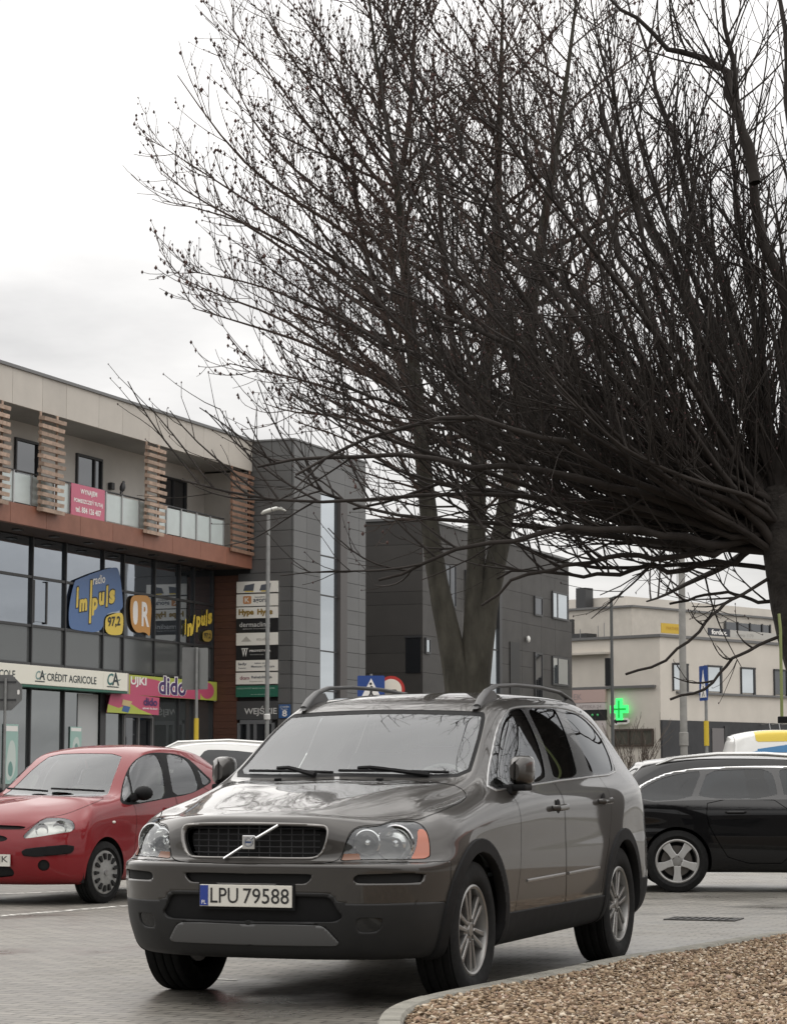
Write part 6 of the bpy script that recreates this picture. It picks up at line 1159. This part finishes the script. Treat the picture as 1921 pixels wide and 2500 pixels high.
def bud_mat(name, c0, c1):
    m = bpy.data.materials.new(name); m.use_nodes = True; t = m.node_tree; b = t.nodes['Principled BSDF']; b.inputs['Roughness'].default_value = .85; g = t.nodes.new('ShaderNodeNewGeometry'); x = t.nodes.new('ShaderNodeMixRGB'); x.inputs[1].default_value = (*c0, 1); x.inputs[2].default_value = (*c1, 1)
    t.links.new(g.outputs['Random Per Island'], x.inputs[0]); t.links.new(x.outputs[0], b.inputs['Base Color']); return m
dp = lambda L, Y: [np.array(at(x * 1.1435, y * 1.1435, Y + (q[2] if len(q) > 2 else 0))) for q in L for x, y in [q[:2]]]

def maple():
    rng = np.random.default_rng(11); YD = 34.0; root = empty('maple_tree', (at(1000 * 1.1435, 1500, YD).x, YD, 0), 0, 'tall bare multi stemmed tree with mossy trunks in front of the dark office building', 'tree')
    base = np.array([root.location.x, YD, 0.0])
    trunk, limbs, twigs = Wood(), Wood(), Wood(); tips = []
    stems = [([(1000, 1836), (992, 1650), (985, 1500), (968, 1400), (948, 1310), (932, 1230), (918, 1130), (905, 1000), (893, 880), (880, 750), (868, 620), (858, 500), (848, 400), (832, 300), (815, 200), (800, 100), (788, 0), (775, -120)], [.42, .33, .27, .22, .18, .155, .14, .125, .11, .098, .085, .07, .056, .044, .034, .026, .02, .01]),
             ([(1003, 1836), (1003, 1650), (1005, 1500), (1010, 1400), (1013, 1300), (1016, 1200), (1018, 1100), (1022, 980), (1030, 850, .3), (1045, 720, .5), (1055, 600, .7), (1060, 480, .8), (1064, 350, .9), (1068, 200, 1), (1072, 50, 1), (1075, -100, 1)], [.40, .32, .26, .19, .15, .135, .125, .115, .10, .09, .078, .066, .052, .036, .022, .01]),
             ([(1005, 1836), (1008, 1650), (1016, 1480), (1026, 1380), (1042, 1280), (1065, 1170), (1085, 1060), (1100, 950, -.2), (1118, 820, -.3), (1130, 700, -.4), (1145, 580, -.5), (1165, 450, -.6), (1190, 300, -.7), (1212, 150, -.8), (1230, 0, -.8), (1240, -130, -.8)], [.40, .32, .24, .20, .17, .15, .135, .12, .105, .09, .075, .06, .045, .032, .02, .01]),
             ([(848, 400), (866, 320), (878, 210), (884, 90), (890, -60)], [.05, .042, .032, .022, .01]), ([(895, 900), (862, 800), (835, 720), (806, 630, .2), (780, 540, .3), (762, 430, .4), (750, 300, .5)], [.075, .065, .055, .045, .035, .025, .012]), ([(1022, 980), (990, 860, .4), (965, 730, .7), (950, 600, 1.0), (940, 450, 1.2), (930, 280, 1.3), (925, 100, 1.3)], [.07, .062, .055, .045, .035, .024, .01]), ([(1085, 1060), (1150, 900, .4), (1200, 750, .7), (1250, 600, .8), (1290, 420, .9), (1320, 200, 1)], [.07, .06, .05, .04, .03, .012])]
    SP = []
    for pts, rad in stems:
        P = np.array(dp(pts, YD)); n = len(P) * 4; t = np.linspace(0, 1, len(P)); Q = resamp(P, n); s_ = np.linspace(0, 1, n); Rr = np.interp(s_, t, rad) * (1 + rng.normal(0, .02, n)); 
        big = Rr[0] > .2; (trunk if big else limbs).add(Q - base, Rr, 10 if big else 7); SP.append((Q, Rr))
    zz = [5.0, 6, 6.6, 7.2, 8.4, 9.4, 10, 11.2, 11.8, 12.4, 14, 16]; rrad = [1.4, 2.3, 3.0, 3.5, 4.0, 4.4, 4.4, 4.2, 3.7, 3.2, 2.2, .6]; cx = np.array([at(985 * 1.1435, 800, YD).x, YD + .1])
    def inside(p): return np.hypot(*(p[:2] - cx)) < np.interp(p[2], zz, rrad) * 1.0
    def clip(P):
        for i, p in enumerate(P):
            if i > 1 and not inside(p): return P[:i + 1]
        return P
    left = [[(868, 620), (760, 520), (640, 430), (520, 350), (440, 270), (385, 185)], [(880, 720), (760, 640), (620, 540), (480, 450), (390, 405), (335, 375)], [(885, 800), (780, 720), (640, 640), (500, 590), (400, 575)], [(893, 860), (800, 800), (680, 740), (560, 705), (470, 690), (400, 640)], [(900, 930), (800, 870), (700, 830), (590, 800), (490, 775)], [(900, 960), (820, 920), (720, 890), (620, 880), (560, 865)],
            [(855, 480), (760, 380), (680, 280), (600, 180), (520, 120), (485, 60)], [(845, 400), (780, 280), (720, 160), (650, 60), (580, -40)], [(870, 660), (740, 560), (600, 480), (460, 380), (345, 320)], [(862, 560), (740, 440), (620, 340), (520, 250), (490, 140)], [(876, 690), (730, 590), (590, 500), (450, 440), (350, 440)], [(890, 840), (740, 760), (600, 690), (480, 640), (395, 600)], [(850, 430), (760, 330), (690, 220), (620, 110), (560, 10)]]
    LB = []
    for i_, L_ in enumerate(left):
        dy = rng.uniform(-1.3, 1.3); P = np.array([np.array(at(x * 1.1435, y * 1.1435, YD + dy * k / 4)) for k, (x, y) in enumerate(L_)]); P[1:] += rng.normal(0, .06, (len(P) - 1, 3)); LB.append(resamp(P, 10))
    def furnish(B, dens):
        Ls = np.linalg.norm(B[-1] - B[0])
        for k in range(int(3 + Ls * dens)):
            t = rng.uniform(.12, 1.0); q = np.array([np.interp(t * 9, np.arange(10), B[:, c]) for c in range(3)]); dd = unit(B[min(9, int(t * 9) + 1)] - B[max(0, int(t * 9) - 1)]); ls = rng.uniform(.5, 1.5) * (1.15 - .5 * t)
            S = resamp(grow(rng, q, side_dir(rng, dd, R(rng.uniform(22, 50)), np.array([0, 0, .5])), ls, 6, .10, .085), 6); limbs.add(S - base, taper(6, .0085, .0048), 3)
            for _ in range(rng.integers(2, 5)):
                u = rng.uniform(.2, 1); q2 = np.array([np.interp(u * 5, np.arange(6), S[:, c]) for c in range(3)]); d3 = unit(S[-1] - S[0]); T = grow(rng, q2, side_dir(rng, d3, R(rng.uniform(22, 55)), np.array([0, 0, .6])), rng.uniform(.15, .5), 4, .12, .11); twigs.add(T - base, taper(4, .0055, .0038), 3); tips.append(T[-1] - base); tips.append(T[2] - base + rng.normal(0, .012, 3))
            tips.append(S[-1] - base)
    for B in LB: limbs.add(B - base, taper(10, .038, .0065), 6); furnish(B, 4.6)
    for si, (Q, Rr) in enumerate(SP):
        L = np.concatenate([[0], np.cumsum(np.linalg.norm(np.diff(Q, axis=0), axis=1))]); step = .23 if si < 3 else .25; s_ = 0
        while s_ < L[-1]:
            p = np.array([np.interp(s_, L, Q[:, k]) for k in range(3)]); r = np.interp(s_, L, Rr); s_ += step * rng.uniform(.6, 1.5)
            if p[2] < 4.9: continue
            h = np.clip((p[2] - 5) / 8, 0, 1); el = R(rng.normal(12 + 42 * h, 9)); az = rng.uniform(0, 2 * math.pi)
            out = p[:2] - cx
            if rng.random() < .55: az = rng.normal(math.pi if rng.random() < .7 else 0, .8)
            d = np.array([math.cos(az) * math.cos(el), math.sin(az) * math.cos(el), math.sin(el)]); Lb = rng.uniform(2.2, 4.9) * (1 - .45 * h)
            B = clip(grow(rng, p, d, Lb, 12, .045, .075))
            if len(B) < 4: continue
            B = resamp(B, 10); r0 = min(r * .5, .010 + .0078 * Lb); limbs.add(B - base, taper(10, r0, .0065), 5)
            Ls = np.linalg.norm(B[-1] - B[0])
            for k in range(int(3 + Ls * 3.3)):
                t = rng.uniform(.12, 1.0); q = np.array([np.interp(t * 9, np.arange(10), B[:, c]) for c in range(3)]); dd = unit(B[min(9, int(t * 9) + 1)] - B[max(0, int(t * 9) - 1)]); ls = rng.uniform(.5, 1.5) * (1.15 - .5 * t)
                S = grow(rng, q, side_dir(rng, dd, R(rng.uniform(22, 50)), np.array([0, 0, .5])), ls, 6, .10, .085); S = clip(S)
                if len(S) < 3: continue
                S = resamp(S, 6); limbs.add(S - base, taper(6, .0085, .0048), 3)
                for _ in range(rng.integers(2, 5)):
                    u = rng.uniform(.2, 1); q2 = np.array([np.interp(u * 5, np.arange(6), S[:, c]) for c in range(3)]); d3 = unit(S[-1] - S[0]); T = grow(rng, q2, side_dir(rng, d3, R(rng.uniform(22, 55)), np.array([0, 0, .6])), rng.uniform(.15, .5), 4, .12, .11); twigs.add(T - base, taper(4, .0055, .0038), 3); tips.append(T[-1] - base)
                    if rng.random() < .6: tips.append(T[2] - base + rng.normal(0, .012, 3))
                tips.append(S[-1] - base)
    link('trunk', trunk.mesh('trunk', M_BARK), root); cr = link('crown', limbs.mesh('crown', M_TWIG), root); tw = link('twigs', twigs.mesh('twigs', M_TWIG), cr); tag(tw, kind='stuff')
    tips = np.array(tips); V, Fb = buds(rng, tips[rng.random(len(tips)) < .55], .009, .025); b_ = link('buds', quads('buds', V, Fb, bud_mat('bud_brown', (.028, .018, .016), (.075, .035, .028)), False), cr); tag(b_, kind='stuff')
    return len(tips)
def plane_tree():
    rng = np.random.default_rng(5); YD = 18.0; bx = at(1800 * 1.1435, 1900, YD).x
    root = empty('pollarded_tree', (bx, YD, .085), 0, 'dark bare tree with a dense fan of branches rooted in the gravel bed', 'tree'); base = np.array([bx, YD, .085]); trunk, limbs, twigs = Wood(), Wood(), Wood(); tips = []
    hub = np.array(at(1668 * 1.1435, 1135 * 1.1435, YD))
    P = resamp([base, base + [.0, 0, .6], base + [-.03, .02, 1.5], (hub + base) / 2 + [0, 0, .55], hub + [.06, 0, -.1], hub + [.02, 0, .35]], 16); trunk.add(P - base, np.interp(np.linspace(0, 1, 16), [0, .1, .4, .75, 1], [.30, .235, .20, .25, .16]) * (1 + rng.normal(0, .03, 16)), 14)
    ex = [([(1600, 1090), (1500, 1010), (1400, 900), (1310, 790), (1240, 705), (1185, 620), (1125, 530), (1060, 440)], .062, -1.0), ([(1620, 1080), (1540, 1000), (1470, 900), (1420, 800), (1395, 690), (1335, 560), (1290, 450), (1250, 330)], .055, -.4), ([(1640, 1080), (1600, 1000), (1540, 880), (1480, 700), (1405, 500), (1330, 350), (1270, 200)], .055, .4), ([(1650, 1080), (1640, 960), (1615, 830), (1560, 650), (1500, 500), (1440, 330), (1395, 180), (1360, 40)], .06, 1.0),
          ([(1665, 1080), (1680, 950), (1680, 800), (1660, 600), (1610, 380), (1568, 200), (1545, 60), (1530, -100)], .075, .2), ([(1612, 390), (1575, 240), (1555, 150), (1520, 122), (1480, 112), (1432, 104), (1392, 72), (1330, 20), (1270, -40)], .045, .2), ([(1660, 1080), (1720, 900), (1730, 700), (1700, 480), (1690, 250), (1660, 50), (1650, -100)], .06, -.8),
          ([(1600, 1130), (1480, 1090), (1350, 1050), (1200, 1010), (1050, 992), (900, 985), (760, 960), (600, 985), (545, 1000)], .040, -.8), ([(1590, 1160), (1450, 1150), (1300, 1125), (1150, 1130), (1000, 1170), (880, 1225), (800, 1240)], .034, -1.1), ([(1590, 1130), (1420, 1110), (1250, 1050), (1100, 950), (950, 900), (800, 855), (680, 800)], .038, .3), ([(1590, 1110), (1450, 1040), (1300, 970), (1150, 880), (1000, 800), (850, 735), (720, 690), (620, 640)], .042, .8), ([(1600, 1100), (1480, 1020), (1350, 920), (1200, 800), (1050, 715), (900, 650), (780, 560)], .042, -.2), ([(1610, 1100), (1500, 960), (1380, 810), (1250, 650), (1120, 540), (1000, 430), (900, 330)], .045, 1.2), ([(1600, 1180), (1450, 1185), (1300, 1190), (1180, 1205), (1090, 1240), (1020, 1290)], .028, -.5), ([(1610, 1190), (1480, 1215), (1350, 1215), (1250, 1235), (1150, 1215), (1060, 1235)], .026, .6),
          ([(1590, 1120), (1420, 1060), (1260, 980), (1100, 905), (960, 880), (840, 900), (740, 960), (640, 1010)], .034, -1.4), ([(1600, 1150), (1450, 1120), (1290, 1090), (1130, 1060), (980, 1040), (860, 1050), (760, 1090)], .032, .9),
          ([(1650, 1230), (1570, 1280), (1522, 1300), (1500, 1345), (1445, 1395), (1380, 1430), (1330, 1440)], .014, -.6), ([(1720, 1330), (1640, 1370), (1560, 1402), (1542, 1440), (1500, 1478), (1430, 1492)], .014, -.3), ([(1690, 1280), (1620, 1290), (1560, 1262), (1500, 1270), (1430, 1290)], .016, .4)]
    BL = []
    for pts, r0, dy in ex:
        n0 = len(pts); P = np.array([np.array(at(x * 1.1435, y * 1.1435, YD + dy * min(1, i / 3))) for i, (x, y) in enumerate(pts)]); n = 16; Q = resamp(P, n) + np.concatenate([[np.zeros(3)], rng.normal(0, .022 if r0 > .02 else .006, (n - 1, 3))]); 
        if r0 > .02 and pts[0][1] > 1000: Q[0] = hub + rng.normal(0, .05, 3)
        limbs.add(Q - base, taper(n, r0 * 1.1, .010, .9), 7 if r0 > .03 else 5); BL.append((Q, r0))
    for k in range(72):                                           # the rest of the round head, all directions
        az = rng.uniform(0, 2 * math.pi); el = R(rng.uniform(-2, 78)) if k > 12 else R(rng.uniform(0, 25))
        if k >= 46: az, el = rng.normal(math.pi, .45), R(rng.uniform(-6, 30))
        elif k >= 26: az, el = rng.normal(math.pi * .75, .9), R(rng.uniform(42, 86))
        if k <= 12: az, el = rng.normal(math.pi, .7), R(rng.uniform(-13, 6))
        d = np.array([math.cos(az) * math.cos(el), math.sin(az) * math.cos(el), math.sin(el)]); L = rng.uniform(2.4, 4.3) * (.75 if k <= 12 else 1)
        G_ = grow(rng, hub + rng.normal(0, .08, 3) + d * abs(rng.normal(0, .3)) + [0, 0, rng.uniform(-.1, .3)], d, L, 14, .05, .10); Q = resamp(np.concatenate([[hub + [.05, 0, rng.uniform(-.35, .15)]], G_]), 14); r0 = rng.uniform(.02, .05); limbs.add(Q - base, taper(14, r0, .008, .9), 5); BL.append((Q, r0))
    for Q, r0 in BL:
        n = len(Q); Ls = np.sum(np.linalg.norm(np.diff(Q, axis=0), axis=1)); thin = r0 < .02 and Q[0][2] < 2.9
        for k in range(int(Ls * (4.4 if not thin else 3))):
            t = rng.uniform(.10, .98); x_ = t * (n - 1); q = np.array([np.interp(x_, np.arange(n), Q[:, c]) for c in range(3)]); i0 = int(x_); dd = unit(Q[min(n - 1, i0 + 1)] - Q[max(0, i0 - 1)]); ls = rng.uniform(.5, 1.7) * (1.1 - .5 * t) * (.4 if thin else 1)
            S = resamp(grow(rng, q, side_dir(rng, dd, R(rng.uniform(18, 62)), np.array([0, 0, .8])), ls, 8, .09, .10), 7); limbs.add(S - base, taper(7, .009, .0038), 4)
            for _ in range(int(rng.integers(3, 7) * min(1, .4 + ls / 1.4))):
                u = rng.uniform(.15, 1); y_ = u * 6; q2 = np.array([np.interp(y_, np.arange(7), S[:, c]) for c in range(3)]); d3 = unit(S[min(6, int(y_) + 1)] - S[max(0, int(y_) - 1)]); T = grow(rng, q2, side_dir(rng, d3, R(rng.uniform(15, 48)), np.array([0, 0, .5])), rng.uniform(.15, .62), 5, .09, .10); twigs.add(T - base, taper(5, .0042, .0022), 3); tips.append(T[-1] - base)
                if rng.random() < .5: tips.append(T[3] - base)
    link('trunk', trunk.mesh('trunk', M_BARKD), root); cr = link('crown', limbs.mesh('crown', M_TWIG2), root); tw = link('twigs', twigs.mesh('twigs', M_TWIG2), cr); tag(tw, kind='stuff')
    V, Fb = buds(rng, tips, .003, .007); b_ = link('buds', quads('buds', V, Fb, bud_mat('bud_dark', (.02, .012, .012), (.06, .022, .022)), False), cr); tag(b_, kind='stuff'); return len(tips)
print('TIPS', maple(), plane_tree())
# lime pole strapped to the trunk
p = at(1666 * 1.1435, 1345 * 1.1435, 17.4); p2 = at(1669 * 1.1435, 1530 * 1.1435, 17.4)
r = empty('lime_pole', (p.x, p.y, 0), 0, 'lime green tube with black foot hanging beside the dark tree trunk', 'pole')
q = lambda v: tuple(v - Vector((p.x, p.y, 0)))
MB().tube([q(p + Vector((-.004, .03, .12))), q(p), q(p2)], .012, 10).build('tube', mat('lime_plastic', (.20, .24, .08), .55, var=.2), r, smooth='auto'); MB().box(q(p2 + Vector((-.03, -.02, -.05))), q(p2 + Vector((.045, .02, .0)))).build('foot', M_PLB, r, bevel=.008)
# bare shrub against the beige wall
def shrub():
    rng = np.random.default_rng(3); c = at(1545, 1860, 84.0); root = empty('bare_shrub', (c.x, c.y, 0), 0, 'leafless shrub in front of the beige wall below the strip window', 'shrub'); wd = Wood()
    for k in range(26):
        d = np.array([rng.normal(0, .28), rng.normal(0, .28), 1]); P = grow(rng, np.array([rng.normal(0, .25), rng.normal(0, .2), 0]), d, rng.uniform(2, 3.6), 9, .02, .07); wd.add(P, taper(9, .022, .008), 4)
        for _ in range(7):
            i = rng.integers(3, 8); T = grow(rng, P[i], side_dir(rng, unit(P[i] - P[i - 1]), R(30)), rng.uniform(.4, 1.1), 5, .1, .1); wd.add(T, taper(5, .010, .006), 3)
    link('branches', wd.mesh('branches', mat('shrub_twig', (.09, .07, .055), .9)), root)
shrub()
